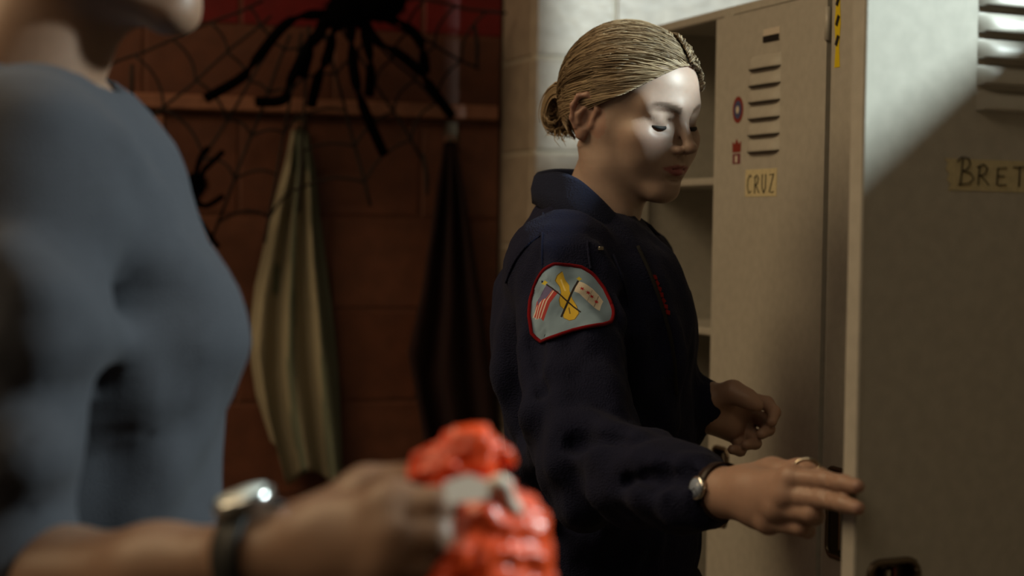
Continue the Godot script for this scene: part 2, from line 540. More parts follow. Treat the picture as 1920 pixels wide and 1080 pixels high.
func make_door(door: Node3D, kind: String):
	var th := 0.019
	# the outer face looks along local -x; the door leaf runs from z = 0 (hinge) to z = -door_w
	var h := DOOR_TOP - DOOR_LOW
	var mid_y := (DOOR_TOP + DOOR_LOW) / 2.0
	var slot_w := 0.1
	var zc := -door_w + slot_at + slot_w / 2.0
	# handle opening
	var hw := 0.058
	var hz := -door_w + 0.012 + hw / 2.0
	var htop := EYE - (0.325 if kind == "shut" else 0.31 if kind == "tape" else 0.293)
	var hbot := htop - 0.115
	# leaf panels around the handle recess and behind the louvres
	var leaf := CSGBox3D.new()
	leaf.name = "leaf"
	leaf.size = Vector3(th, h, door_w)
	leaf.position = Vector3(-th / 2.0 - 0.003, mid_y, -door_w / 2.0)
	leaf.material = M.locker
	var cut := CSGBox3D.new()
	cut.name = "handle_opening"
	cut.operation = CSGShape3D.OPERATION_SUBTRACTION
	cut.size = Vector3(0.016, htop - hbot, hw - 0.006)
	cut.position = Vector3(-th / 2.0 + 0.006, (htop + hbot) / 2.0 - mid_y, hz + door_w / 2.0)
	cut.material = M.old_steel
	leaf.add_child(cut)
	for y in LOUVRES:
		var s := CSGBox3D.new()
		s.name = "vent_slot"
		s.operation = CSGShape3D.OPERATION_SUBTRACTION
		s.size = Vector3(0.04, 0.012, slot_w - 0.008)      # cut right through
		s.position = Vector3(0, EYE + y + 0.006 - mid_y, zc + door_w / 2.0)
		s.material = M.locker
		leaf.add_child(s, true)
	door.add_child(leaf)
	# a rolled rim along the free edge
	part("edge_flange", box_mesh(Vector3(th + 0.001, h + 0.001, 0.006), 0.0025), M.locker, door, Vector3(-th / 2.0 - 0.003, mid_y, -door_w))
	var lm := louvre_mesh(slot_w)
	var face := -th - 0.003
	for y in LOUVRES:
		part("louvre", lm, M.locker, door, Vector3(face, EYE + y, zc), Basis(Vector3.UP, PI))
	# recessed handle: pan frame, latch bar
	var rim := SurfaceTool.new()
	rim.begin(Mesh.PRIMITIVE_TRIANGLES)
	var loop := []
	var rx := hw / 2.0 - 0.002
	var ry := (htop - hbot) / 2.0
	for c in [[1, 1, 0], [-1, 1, 90], [-1, -1, 180], [1, -1, 270]]:
		for a in 5:
			var an := deg_to_rad(c[2] + a * 22.5)
			loop.append(Vector3(0, c[1] * (ry - 0.012) + sin(an) * 0.012, c[0] * (rx - 0.012) + cos(an) * 0.012))
	loop.append(loop[0])
	loop.append(loop[1])
	add_tube(rim, loop, fill(0.0032, loop.size()), 8)
	rim.generate_normals()
	var handle := part("handle", rim.commit(), M.old_steel, door, Vector3(face, (htop + hbot) / 2.0, hz))
	handle.set_meta("label", "recessed dull metal handle pan")
	part("latch_bar", box_mesh(Vector3(0.008, 0.1, 0.0065), 0.002), M.steel, door, Vector3(face + 0.008, (htop + hbot) / 2.0, hz - 0.002))
	part("latch_bar", box_mesh(Vector3(0.005, 0.1, 0.004), 0.001), M.sticker_red, door, Vector3(face + 0.01, (htop + hbot) / 2.0, hz + 0.008))
	for y in [EYE + 0.275, EYE - 0.35, 0.35]:
		part("hinge", tube_mesh([Vector3(0, -0.022, 0), Vector3(0, 0.022, 0)], [0.0045, 0.0045], 10), M.locker, door, Vector3(face + 0.001, y, 0.001))
	if kind == "shut":
		var nt := part("name_tape", box_mesh(Vector3(0.0006, 0.039, 0.1), 0.0), M.tape, door, Vector3(face - 0.0003, EYE + 0.068, -door_w + slot_at + 0.045))
		nt.set_meta("label", "masking tape lettered CRUZ")
		lettering(door, "CRUZ", Vector3(face - 0.0007, EYE + 0.053, -door_w + slot_at + 0.002), 0.03, 0.021, 0.003)
		# small slot tag, two stickers
		part("number_plate", box_mesh(Vector3(0.001, 0.018, 0.052), 0.0004), M.sticker_white, door, Vector3(face - 0.0005, EYE + 0.276, -door_w + 0.183))
		part("number_plate_slot", box_mesh(Vector3(0.0015, 0.009, 0.05), 0.0004), M.ink, door, Vector3(face - 0.0012, EYE + 0.271, -door_w + 0.183))
		badge(door, Vector3(face - 0.0004, EYE + 0.176, -door_w + 0.078))
		crown(door, Vector3(face - 0.0004, EYE + 0.118, -door_w + 0.076))
	elif kind == "open":
		var nt := part("name_tape", torn_tape(0.26, 0.0285), M.tape, door, Vector3(face - 0.0006, EYE + 0.039, -door_w + 0.092), Basis(Vector3.UP, -PI / 2.0))
		nt.set_meta("label", "masking tape lettered BRETT")
		lettering(door, "BRETT", Vector3(face - 0.0008, EYE + 0.044, -door_w + 0.103), 0.022, 0.019, 0.0023)
	elif kind == "tape":
		var st := part("warning_tape", torn_tape(0.018, 0.17), M.yellow, door, Vector3(face - 0.0006, EYE + 0.215, -door_w + 0.004), Basis(Vector3.UP, -PI / 2.0))
		st.set_meta("label", "yellow and black tape strip")
		for i in 5:
			part("warning_tape_mark", box_mesh(Vector3(0.0006, 0.014, 0.007), 0.0), M.ink, door, Vector3(face - 0.0009, EYE + 0.25 + i * 0.026, -door_w + 0.014), Basis(Vector3.RIGHT, 0.5))

func torn_tape(w: float, h: float) -> ArrayMesh:
	var o := PackedVector2Array()
	for i in 7:
		o.append(Vector2((0.0035 if i % 2 else 0.0) - 0.005 * (i / 6.0) + (0.0 if w > 0.1 else 0.003), h * i / 6.0))
	for i in 7:
		o.append(Vector2(w - (0.003 if i % 2 else 0.0), h * (6 - i) / 6.0))
	return plate_mesh(o, 0.0004)

# letters drawn with a marker: strokes in a unit cell
func letter_strokes(ch: String) -> Array:
	match ch:
		"B": return [[Vector2(0.12, 0.0), Vector2(0.2, 0.5), Vector2(0.26, 1.12)], [Vector2(-0.1, 1.0), Vector2(0.2, 1.2), Vector2(0.62, 1.15), Vector2(0.72, 0.9), Vector2(0.5, 0.66), Vector2(0.22, 0.6)], [Vector2(0.22, 0.6), Vector2(0.75, 0.52), Vector2(0.95, 0.28), Vector2(0.7, 0.08), Vector2(0.0, 0.0)]]
		"R": return [[Vector2(0.1, 0.0), Vector2(0.16, 0.86)], [Vector2(0.0, 0.78), Vector2(0.4, 0.92), Vector2(0.66, 0.76), Vector2(0.5, 0.5), Vector2(0.18, 0.42)], [Vector2(0.26, 0.44), Vector2(0.76, 0.02)]]
		"E": return [[Vector2(0.72, 0.8), Vector2(0.16, 0.78), Vector2(0.12, 0.04), Vector2(0.72, 0.06)], [Vector2(0.16, 0.43), Vector2(0.58, 0.45)]]
		"T": return [[Vector2(0.0, 0.84), Vector2(0.86, 0.88)], [Vector2(0.42, 0.86), Vector2(0.38, 0.0)]]
		"C": return [[Vector2(0.7, 0.82), Vector2(0.45, 0.95), Vector2(0.16, 0.7), Vector2(0.1, 0.35), Vector2(0.3, 0.02), Vector2(0.68, 0.12)]]
		"U": return [[Vector2(0.1, 0.95), Vector2(0.1, 0.3), Vector2(0.34, 0.0), Vector2(0.62, 0.25), Vector2(0.64, 0.95)]]
		"Z": return [[Vector2(0.08, 0.9), Vector2(0.7, 0.95), Vector2(0.08, 0.04), Vector2(0.74, 0.06)]]
	return []

func lettering(door: Node3D, text: String, at: Vector3, height: float, step: float, pen: float):
	for i in text.length():
		var s := []
		for line in letter_strokes(text[i]):
			var l := []
			for q in line:
				l.append(Vector2(q.x * step * 0.98, q.y * height * 0.95))
			s.append(l)
		part("letter", strokes_mesh(s, pen), M.ink, door, at + Vector3(0, 0, step * 1.12 * i), Basis(Vector3.UP, -PI / 2.0))

func disc_outline(rx: float, ry: float, n := 20) -> PackedVector2Array:
	var o := PackedVector2Array()
	for i in n:
		o.append(Vector2(cos(TAU * i / n) * rx, sin(TAU * i / n) * ry))
	return o

func badge(door: Node3D, at: Vector3):
	var b := Basis(Vector3.UP, -PI / 2.0)
	var s := part("round_sticker", plate_mesh(disc_outline(0.018, 0.0195), 0.0004), M.sticker_red, door, at, b)
	s.set_meta("label", "round red and blue sticker")
	part("round_sticker_ring", plate_mesh(disc_outline(0.0125, 0.0135), 0.0004), M.sticker_blue, door, at + Vector3(-0.0004, 0, 0), b)
	part("round_sticker_star", plate_mesh(disc_outline(0.0055, 0.006, 6), 0.0004), M.sticker_white, door, at + Vector3(-0.0008, 0, 0), b)

func crown(door: Node3D, at: Vector3):
	var b := Basis(Vector3.UP, -PI / 2.0)
	var s := part("emblem_sticker", plate_mesh(PackedVector2Array([Vector2(-0.014, -0.004), Vector2(0.014, -0.004), Vector2(0.015, 0.012), Vector2(0.007, 0.008), Vector2(0, 0.016), Vector2(-0.007, 0.008), Vector2(-0.015, 0.012)]), 0.0004), M.sticker_red, door, at, b)
	s.set_meta("label", "small red emblem sticker")
	part("emblem_sticker_foot", plate_mesh(PackedVector2Array([Vector2(-0.013, -0.021), Vector2(0.013, -0.021), Vector2(0.013, -0.006), Vector2(-0.013, -0.006)]), 0.0004), mat(Color(0.45, 0.22, 0.26), 0.5), door, at, b)
	part("emblem_sticker_bar", plate_mesh(PackedVector2Array([Vector2(-0.004, -0.019), Vector2(0.004, -0.019), Vector2(0.004, -0.009), Vector2(-0.004, -0.009)]), 0.0004), M.sticker_white, door, at + Vector3(-0.0004, 0, 0), b)

# ------------------------------------------------------------------ towels, hooks, spiders, web
func zpx(zx: float, zy: float, z: float) -> Vector3:   # coordinates read from an enlarged view of the wall
	return on_plane_z(190.0 + zx * 0.463, zy * 0.463, z)

func build_alcove_things():
	M.towel = mat(Color(1, 1, 1), 0.95, 0.0, 0.12, 30.0, 0.15, 0.05, 50)
	M.towel.vertex_color_use_as_albedo = true
	var cream := Color(0.46, 0.40, 0.28)
	var green := Color(0.19, 0.21, 0.15)
	var maroon := Color(0.016, 0.003, 0.0035)
	towel("towel", "cream towel with faded green stripes hanging from a wall hook", 562, 243,
		[[0.0, 547, 577], [0.1, 535, 590], [0.25, 512, 600], [0.5, 478, 622], [0.68, 465, 634], [0.85, 480, 640], [1.0, 508, 643]], 910,
		func(u, v): return green if (absf(u + 0.05) < 0.09 or u > 0.62 or (v < 0.12 and u > -0.5) or (absf(u + 0.55) < 0.1 and absf(v - 0.42) < 0.05)) else cream, 3.2)
	towel("towel", "dark maroon towel hanging from a wall hook beside the pier", 845, 266,
		[[0.0, 833, 857], [0.1, 824, 868], [0.25, 812, 884], [0.5, 790, 908], [0.68, 766, 922], [0.85, 785, 925], [1.0, 800, 925]], 930,
		func(u, v): return maroon, 2.6)
	for h in [["wall hook holding the cream striped towel", 562, 240], ["wall hook holding the dark maroon towel", 845, 262], ["bare pale metal wall hook beside the small spider", 293, 252]]:
		var p := on_plane_z(h[1], h[2], ALCOVE_Z)
		var t := thing("wall_hook", h[0], "hook", p, "hooks on the brown wall")
		part("plate", box_mesh(Vector3(0.028, 0.06, 0.006), 0.002), M.rail if h[1] < 300 else M.old_steel, t, Vector3(0, 0.01, 0.003))
		part("prong", tube_mesh(smooth_line([Vector3(0, 0.0, 0.004), Vector3(0, -0.012, 0.03), Vector3(0, -0.006, 0.05), Vector3(0, 0.014, 0.056)]), fill(0.0045, 19), 8), M.rail if h[1] < 300 else M.old_steel, t)
	build_web()
	build_spiders()

func towel(called: String, label: String, px: float, py: float, rows: Array, py_low: float, tint: Callable, folds: float):
	# hung by one point: narrow at the hook, widening in soft folds
	var t := thing(called, label, "towel", on_plane_z(px, py, ALCOVE_Z + 0.05), "towels on the hooks")
	var z0 := ALCOVE_Z + 0.045
	var nu := 60
	var nv := 46
	var front := []
	var cols := []
	for j in nv + 1:
		var v := float(j) / nv
		var k := 0
		while k < rows.size() - 2 and rows[k + 1][0] < v:
			k += 1
		var f: float = (v - rows[k][0]) / (rows[k + 1][0] - rows[k][0])
		f = clampf(f, 0, 1)
		var xl: float = lerpf(rows[k][1], rows[k + 1][1], f)
		var xr: float = lerpf(rows[k][2], rows[k + 1][2], f)
		var row := []
		var rc := []
		for i in nu + 1:
			var u := -1.0 + 2.0 * i / nu
			var bottom := py_low - 26.0 * (0.5 + 0.5 * sin(u * 4.0 + 1.0)) - (70.0 if u < -0.55 else 0.0) * smoothstep(-0.5, -0.9, u)
			var y := lerpf(py, bottom, v)
			var amp := (0.016 + 0.012 * v) * sin(minf(v * 5.0, 1.0) * PI / 2.0)
			var ph := u * folds * PI * (1.0 - 0.2 * v) + 0.6 * sin(v * 4.0) 
			var z := z0 + amp * cos(ph) + 0.012 * sqrt(maxf(0.0, 1.0 - u * u)) + 0.005 * noise.get_noise_3d(u * 3.0 + px, v * 5.0, 0.0)
			var p := on_plane_z(lerpf(xl, xr, (u + 1.0) / 2.0), y, z)
			row.append(p - t.position)
			rc.append(tint.call(u + 0.03 * sin(v * 9.0), v))
		front.append(row)
		cols.append(rc)
	var st := SurfaceTool.new()
	st.begin(Mesh.PRIMITIVE_TRIANGLES)
	st.set_smooth_group(0)
	var back := Vector3(0, 0, -0.006)
	for j in nv:
		for i in nu:
			for q in [[0, 0], [0, 1], [1, 1], [0, 0], [1, 1], [1, 0]]:
				st.set_color(cols[j + q[0]][i + q[1]])
				st.add_vertex(front[j + q[0]][i + q[1]])
			for q in [[0, 0], [1, 1], [0, 1], [0, 0], [1, 0], [1, 1]]:
				st.set_color(cols[j + q[0]][i + q[1]])
				st.add_vertex(front[j + q[0]][i + q[1]] + back)
	for i in nu:
		for j in [0, nv]:
			for q in [[0, 0], [1, 0], [1, 1], [0, 0], [1, 1], [0, 1]]:
				st.set_color(cols[j][i])
				st.add_vertex(front[j][i + q[0]] + back * q[1])
	for j in nv:
		for i in [0, nu]:
			for q in [[0, 0], [1, 0], [1, 1], [0, 0], [1, 1], [0, 1]]:
				st.set_color(cols[j][i])
				st.add_vertex(front[j + q[0]][i] + back * q[1])
	st.generate_normals()
	part("cloth", st.commit(), M.towel, t)
	part("hanging_loop", tube_mesh(smooth_line([Vector3(-0.012, -0.004, 0), Vector3(-0.006, 0.012, -0.006), Vector3(0.006, 0.012, -0.006), Vector3(0.012, -0.004, 0)]), fill(0.0025, 19), 6), M.rail, t)

const WEB_Z := ALCOVE_Z + 0.11

func build_web():
	var t := thing("halloween_web", "dark rope spider web strung across the brown wall", "web", zpx(850, -80, WEB_Z))
	var hub := Vector2(850, -80)
	var ends := [[-120, 330], [40, 620], [260, 900], [430, 1010], [660, 990], [800, 860], [1090, 830], [1300, 640], [1420, 470], [1530, 280], [1640, 60]]
	var fr := [0.26, 0.42, 0.58, 0.74, 0.9]
	var nodes := []
	for i in ends.size():
		var e := Vector2(ends[i][0], ends[i][1])
		var row := []
		for f in fr:
			row.append(hub.lerp(e, f))
		nodes.append(row)
		var pts := []
		for k in 9:
			var q := hub.lerp(e, 0.2 + 0.8 * k / 8.0)
			pts.append(zpx(q.x, q.y + 6.0 * sin(k * 1.7 + i), WEB_Z + 0.004 * sin(k * 2.1 + i)) - t.position)
		part("strand", tube_mesh(pts, fill(0.0034, 9), 6), M.web, t)
	for i in ends.size() - 1:
		for k in fr.size():
			if (i * 7 + k * 3) % 11 == 4:
				continue
			var a: Vector2 = nodes[i][k]
			var b: Vector2 = nodes[i + 1][k]
			var mid := (a + b) / 2.0
			mid = mid.lerp(hub, 0.10) + Vector2(0, 22)
			var pts := []
			for s in 9:
				var u := s / 8.0
				var q := a * (1 - u) * (1 - u) + mid * 2 * u * (1 - u) + b * u * u
				pts.append(zpx(q.x, q.y, WEB_Z + 0.003 * sin(s + i)) - t.position)
			part("cross_strand", tube_mesh(pts, fill(0.003, 9), 6), M.web, t)
	for d in [[1300, 620, 1318, 790], [1510, 100, 1520, 270], [125, 260, 105, 470]]:
		part("loose_end", tube_mesh([zpx(d[0], d[1], WEB_Z) - t.position, zpx((d[0] + d[2]) / 2.0 + 8, (d[1] + d[3]) / 2.0, WEB_Z) - t.position, zpx(d[2], d[3], WEB_Z) - t.position], [0.004, 0.005, 0.0035], 6), M.web, t)

func furry(pts: Array, radii: Array, seed_n: int, hairs := 0.55) -> ArrayMesh:
	# a fuzzy leg: a tube with short bristles
	var st := SurfaceTool.new()
	st.begin(Mesh.PRIMITIVE_TRIANGLES)
	add_tube(st, pts, radii, 8)
	var g := RandomNumberGenerator.new()
	g.seed = seed_n
	for i in pts.size() - 1:
		var n := int(14 * radii[i] / 0.008)
		for k in n:
			var c: Vector3 = pts[i].lerp(pts[i + 1], g.randf())
			var d := Vector3(g.randfn(), g.randfn(), g.randfn()).normalized()
			var b: Vector3 = c + d * (radii[i] * (1.0 + hairs * g.randf()) + 0.002)
			var s := d.cross(Vector3(g.randfn(), g.randfn(), g.randfn())).normalized() * 0.0012
			st.add_vertex(c + s)
			st.add_vertex(c - s)
			st.add_vertex(b)
	st.generate_normals()
	return st.commit()

func blob(rx: float, ry: float, rz: float, seed_n: int) -> ArrayMesh:
	var st := SurfaceTool.new()
	st.begin(Mesh.PRIMITIVE_TRIANGLES)
	st.set_smooth_group(0)
	var g := RandomNumberGenerator.new()
	g.seed = seed_n
	var dirs := []
	for i in 9:
		var row := []
		for j in 16:
			var th := PI * i / 8.0
			var ph := TAU * j / 16.0
			row.append(Vector3(sin(th) * cos(ph) * rx, cos(th) * ry, sin(th) * sin(ph) * rz) * (1.0 + 0.06 * noise.get_noise_3d(i * 3.1, cos(ph) * 4, sin(ph) * 4 + seed_n)))
		dirs.append(row)
	for i in 8:
		for j in 16:
			var k := (j + 1) % 16
			for v in [dirs[i][j], dirs[i][k], dirs[i + 1][k], dirs[i][j], dirs[i + 1][k], dirs[i + 1][j]]:
				st.add_vertex(v)
	for n in 500:
		var d := Vector3(g.randfn(), g.randfn(), g.randfn()).normalized()
		var c := Vector3(d.x * rx, d.y * ry, d.z * rz)
		var s := d.cross(Vector3(g.randfn(), g.randfn(), g.randfn())).normalized() * 0.0012
		st.add_vertex(c * 0.9 + s)
		st.add_vertex(c * 0.9 - s)
		st.add_vertex(c + (d + Vector3(g.randfn(), g.randfn(), g.randfn()) * 0.3) * 0.012)
	st.generate_normals()
	return st.commit()

func build_spiders():
	var z := WEB_Z + 0.05
	var t := thing("toy_spider", "large black furry toy spider spread over the rope web", "spider", zpx(1050, 30, z), "toy spiders")
	part("abdomen", blob(0.062, 0.052, 0.05, 1), M.spider, t, zpx(1120, -15, z + 0.02) - t.position)
	part("head", blob(0.038, 0.034, 0.034, 2), M.spider, t, zpx(985, 45, z + 0.02) - t.position)
	var legs := [
		[[960, 70], [850, 60], [745, 100], [620, 250], [560, 320], [420, 400]],
		[[970, 80], [900, 90], [845, 175], [765, 330], [735, 405], [625, 412]],
		[[985, 90], [945, 120], [920, 220], [880, 310], [850, 430]],
		[[1010, 90], [1012, 150], [1025, 300], [1060, 430], [1145, 625]],
		[[1040, 80], [1062, 120], [1090, 250], [1085, 385]],
		[[1060, 70], [1110, 160], [1200, 215], [1290, 290], [1345, 370], [1420, 470]],
		[[1080, 60], [1190, 80], [1280, 150], [1305, 230], [1312, 290]],
		[[940, 60], [900, 120], [850, 190], [815, 310]],
	]
	var i := 0
	for l in legs:
		var pts := []
		var rad := []
		for k in l.size():
			pts.append(zpx(l[k][0], l[k][1], z + 0.03 * sin(PI * k / (l.size() - 1.0)) + (0.01 if i % 2 else -0.01)) - t.position)
		var fine := smooth_line(pts, 5)
		for k in fine.size():
			var u := float(k) / (fine.size() - 1)
			rad.append(lerpf(0.0112, 0.0105, u) * (1.0 - 0.6 * exp(-pow((u - 0.3) / 0.05, 2)) - 0.6 * exp(-pow((u - 0.66) / 0.05, 2))))
		part("leg", furry(fine, rad, 100 + i), M.spider, t)
		i += 1
	var s := thing("toy_spider", "smaller black furry toy spider low on the rope web", "spider", zpx(375, 740, z), "toy spiders")
	part("abdomen", blob(0.024, 0.028, 0.022, 3), M.spider, s, zpx(345, 800, z) - s.position)
	part("head", blob(0.015, 0.015, 0.014, 4), M.spider, s, zpx(385, 745, z) - s.position)
	var small := [
		[[395, 740], [415, 690], [440, 665], [492, 615]],
		[[390, 755], [380, 800], [420, 835], [492, 795]],
		[[370, 745], [310, 735], [262, 745]],
		[[360, 790], [330, 845], [400, 900], [472, 1000]],
		[[350, 760], [280, 720], [225, 640], [205, 540]],
		[[345, 780], [270, 780], [200, 830]],
		[[380, 720], [400, 640], [430, 600]],
		[[340, 820], [300, 880], [330, 960]],
	]
	for l in small:
		var pts := []
		for k in l.size():
			pts.append(zpx(l[k][0], l[k][1], z + 0.02 * sin(PI * k / (l.size() - 1.0))) - s.position)
		var fine := smooth_line(pts, 4)
		part("leg", furry(fine, fill(0.0055, fine.size()), 200 + i, 0.5), M.spider, s)
		i += 1

# ------------------------------------------------------------------ soft bodies: distance fields meshed as surface nets
class Shape:
	var a := Vector3.ZERO
	var b := Vector3.ZERO
	var ra := 0.0
	var rb := 0.0
	var k := 0.01
	var op := 0              # 0 joins, 1 carves, 2 keeps only what is inside
	var kind := 0            # 0 tapered capsule, 1 ellipsoid, 2 half space (a point, b normal)
	var inv := Basis()       # ellipsoid: into its own axes
	var r := Vector3.ONE
	var c := Vector3.ZERO    # bounding sphere
	var cr := 0.0
	func dist(p: Vector3) -> float:
		if kind == 0:
			var ba := b - a
			var pa := p - a
			var h := clampf(pa.dot(ba) / maxf(ba.length_squared(), 1e-9), 0.0, 1.0)
			return (pa - ba * h).length() - lerpf(ra, rb, h)
		if kind == 1:
			var q := inv * (p - a)
			var e := q / r
			var k0 := e.length()
			if k0 < 0.001:
				return -minf(r.x, minf(r.y, r.z))
			var k1 := (e / r).length()
			return k0 * (k0 - 1.0) / k1
		return (p - a).dot(b)

class Field:
	var shapes: Array[Shape] = []
	var nz: FastNoiseLite = null
	var nz_amp := 0.0
	var nz_scale := Vector3.ONE
	func cap(a: Vector3, b: Vector3, ra: float, rb: float, k := 0.02, op := 0) -> void:
		var s := Shape.new()
		s.a = a
		s.b = b
		s.ra = ra
		s.rb = rb
		s.k = k
		s.op = op
		s.c = (a + b) / 2.0
		s.cr = (b - a).length() / 2.0 + maxf(ra, rb)
		shapes.append(s)
	func ball(a: Vector3, r: float, k := 0.02, op := 0) -> void:
		cap(a, a, r, r, k, op)
	func egg(a: Vector3, r: Vector3, k := 0.02, op := 0, turn := Basis()) -> void:
		var s := Shape.new()
		s.kind = 1
		s.a = a
		s.r = r
		s.k = k
		s.op = op
		s.inv = turn.inverse()
		s.c = a
		s.cr = maxf(r.x, maxf(r.y, r.z))
		shapes.append(s)
	func plane(a: Vector3, n: Vector3, k := 0.005) -> void:   # keeps the side that n points away from
		var s := Shape.new()
		s.kind = 2
		s.a = a
		s.b = n.normalized()
		s.k = k
		s.op = 2
		shapes.append(s)
	func chain(pts: Array, radii: Array, k := 0.02) -> void:
		for i in pts.size() - 1:
			cap(pts[i], pts[i + 1], radii[i], radii[i + 1], k)
	func at(p: Vector3) -> float:
		var d := 1e3
		for s in shapes:
			if s.kind != 2:
				var far := p.distance_to(s.c) - s.cr
				if s.op == 0 and far > d + s.k:
					continue
				if s.op == 1 and -far < d - s.k:
					continue
			var e := s.dist(p)
			if s.op == 0:
				var h := maxf(s.k - absf(d - e), 0.0) / s.k
				d = minf(d, e) - h * h * s.k * 0.25
			else:
				if s.op == 1:
					e = -e
				var h := maxf(s.k - absf(d - e), 0.0) / s.k
				d = maxf(d, e) + h * h * s.k * 0.25
		if nz_amp > 0.0 and absf(d) < 0.05:
			d += nz_amp * nz.get_noise_3dv(p * nz_scale)
		return d

# adds the surface of a field inside a box to vertex, normal and index lists
class Net:
	var v := PackedVector3Array()
	var n := PackedVector3Array()
	var idx := PackedInt32Array()
	func add(f: Field, lo: Vector3, hi: Vector3, h: float, t := Transform3D()) -> void:
		var B := 4
		var bx := int(ceil((hi.x - lo.x) / h / B))
		var by := int(ceil((hi.y - lo.y) / h / B))
		var bz := int(ceil((hi.z - lo.z) / h / B))
		var nx := bx * B + 1
		var ny := by * B + 1
		var nzz := bz * B + 1
		var val := PackedFloat32Array()
		val.resize(nx * ny * nzz)
		val.fill(1e6)
		var cell := PackedInt32Array()
		cell.resize(nx * ny * nzz)
		cell.fill(-1)
		var sy := nx
		var sz := nx * ny
		var blocks := []
		var subs: Array[Field] = []
		var half := B * h * 0.867
		for k in bz:
			for j in by:
				for i in bx:
					var c := lo + Vector3(i + 0.5, j + 0.5, k + 0.5) * (B * h)
					var d0 := f.at(c)
					if absf(d0) < half * 1.5 + f.nz_amp + 0.001:
						blocks.append(Vector3i(i * B, j * B, k * B))
						var sub := Field.new()      # only the shapes that matter inside this block
						sub.nz = f.nz
						sub.nz_amp = f.nz_amp
						sub.nz_scale = f.nz_scale
						var room := absf(d0) + 3.4 * half + 0.006
						for s in f.shapes:
							if s.kind != 2 and c.distance_to(s.c) - s.cr > room + s.k:
								continue
							var e := s.dist(c)
							if (e < room + s.k) if s.op == 0 else (-e if s.op == 1 else e) > -room - s.k:
								sub.shapes.append(s)
						subs.append(sub)
		for n_block in blocks.size():
			var b: Vector3i = blocks[n_block]
			var sub := subs[n_block]
			for k in range(b.z, b.z + B + 1):
				for j in range(b.y, b.y + B + 1):
					var base: int = k * sz + j * sy
					for i in range(b.x, b.x + B + 1):
						if val[base + i] > 1e5:
							val[base + i] = sub.at(lo + Vector3(i, j, k) * h)
		var off := [0, 1, sy, sy + 1, sz, sz + 1, sz + sy, sz + sy + 1]
		var cor := [Vector3(0, 0, 0), Vector3(1, 0, 0), Vector3(0, 1, 0), Vector3(1, 1, 0), Vector3(0, 0, 1), Vector3(1, 0, 1), Vector3(0, 1, 1), Vector3(1, 1, 1)]
		var edges := [[0, 1], [2, 3], [4, 5], [6, 7], [0, 2], [1, 3], [4, 6], [5, 7], [0, 4], [1, 5], [2, 6], [3, 7]]
		for b in blocks:
			for k in range(b.z, b.z + B):
				for j in range(b.y, b.y + B):
					for i in range(b.x, b.x + B):
						var o: int = k * sz + j * sy + i
						var neg := 0
						for m in 8:
							if val[o + off[m]] < 0.0:
								neg += 1
						if neg == 0 or neg == 8:
							continue
						var sum := Vector3.ZERO
						var cnt := 0
						for e in edges:
							var a: float = val[o + off[e[0]]]
							var c: float = val[o + off[e[1]]]
							if (a < 0.0) != (c < 0.0):
								sum += cor[e[0]].lerp(cor[e[1]], a / (a - c))
								cnt += 1
						sum /= cnt
						var g := Vector3(
							(val[o + off[1]] - val[o]) * (1 - sum.y) * (1 - sum.z) + (val[o + off[3]] - val[o + off[2]]) * sum.y * (1 - sum.z) + (val[o + off[5]] - val[o + off[4]]) * (1 - sum.y) * sum.z + (val[o + off[7]] - val[o + off[6]]) * sum.y * sum.z,
							(val[o + off[2]] - val[o]) * (1 - sum.x) * (1 - sum.z) + (val[o + off[3]] - val[o + off[1]]) * sum.x * (1 - sum.z) + (val[o + off[6]] - val[o + off[4]]) * (1 - sum.x) * sum.z + (val[o + off[7]] - val[o + off[5]]) * sum.x * sum.z,
							(val[o + off[4]] - val[o]) * (1 - sum.x) * (1 - sum.y) + (val[o + off[5]] - val[o + off[1]]) * sum.x * (1 - sum.y) + (val[o + off[6]] - val[o + off[2]]) * (1 - sum.x) * sum.y + (val[o + off[7]] - val[o + off[3]]) * sum.x * sum.y)
						cell[o] = v.size()
						v.append(t * (lo + (Vector3(i, j, k) + sum) * h))
						n.append((t.basis * g).normalized())
		var step := [1, sy, sz]
		for b in blocks:
			for k in range(b.z, b.z + B):
				for j in range(b.y, b.y + B):
					for i in range(b.x, b.x + B):
						var o: int = k * sz + j * sy + i
						if cell[o] < 0:
							continue
						for ax in 3:
							var e: int = o + step[ax]
							if (val[o] < 0.0) == (val[e] < 0.0):
								continue
							var s1: int = step[(ax + 1) % 3]
							var s2: int = step[(ax + 2) % 3]
							if o - s1 - s2 < 0:
								continue
							var q := [cell[o], cell[o - s1], cell[o - s1 - s2], cell[o - s2]]
							if q[1] < 0 or q[2] < 0 or q[3] < 0:
								continue
							if val[o] < 0.0:
								idx.append_array([q[0], q[2], q[1], q[0], q[3], q[2]])
							else:
								idx.append_array([q[0], q[1], q[2], q[0], q[2], q[3]])
	func mesh(tint = null) -> ArrayMesh:
		var arr := []
		arr.resize(Mesh.ARRAY_MAX)
		arr[Mesh.ARRAY_VERTEX] = v
		arr[Mesh.ARRAY_NORMAL] = n
		arr[Mesh.ARRAY_INDEX] = idx
		if tint != null:
			var c := PackedColorArray()
			c.resize(v.size())
			for i in v.size():
				c[i] = tint.call(v[i], n[i])
			arr[Mesh.ARRAY_COLOR] = c
		var m := ArrayMesh.new()
		m.add_surface_from_arrays(Mesh.PRIMITIVE_TRIANGLES, arr)
		return m

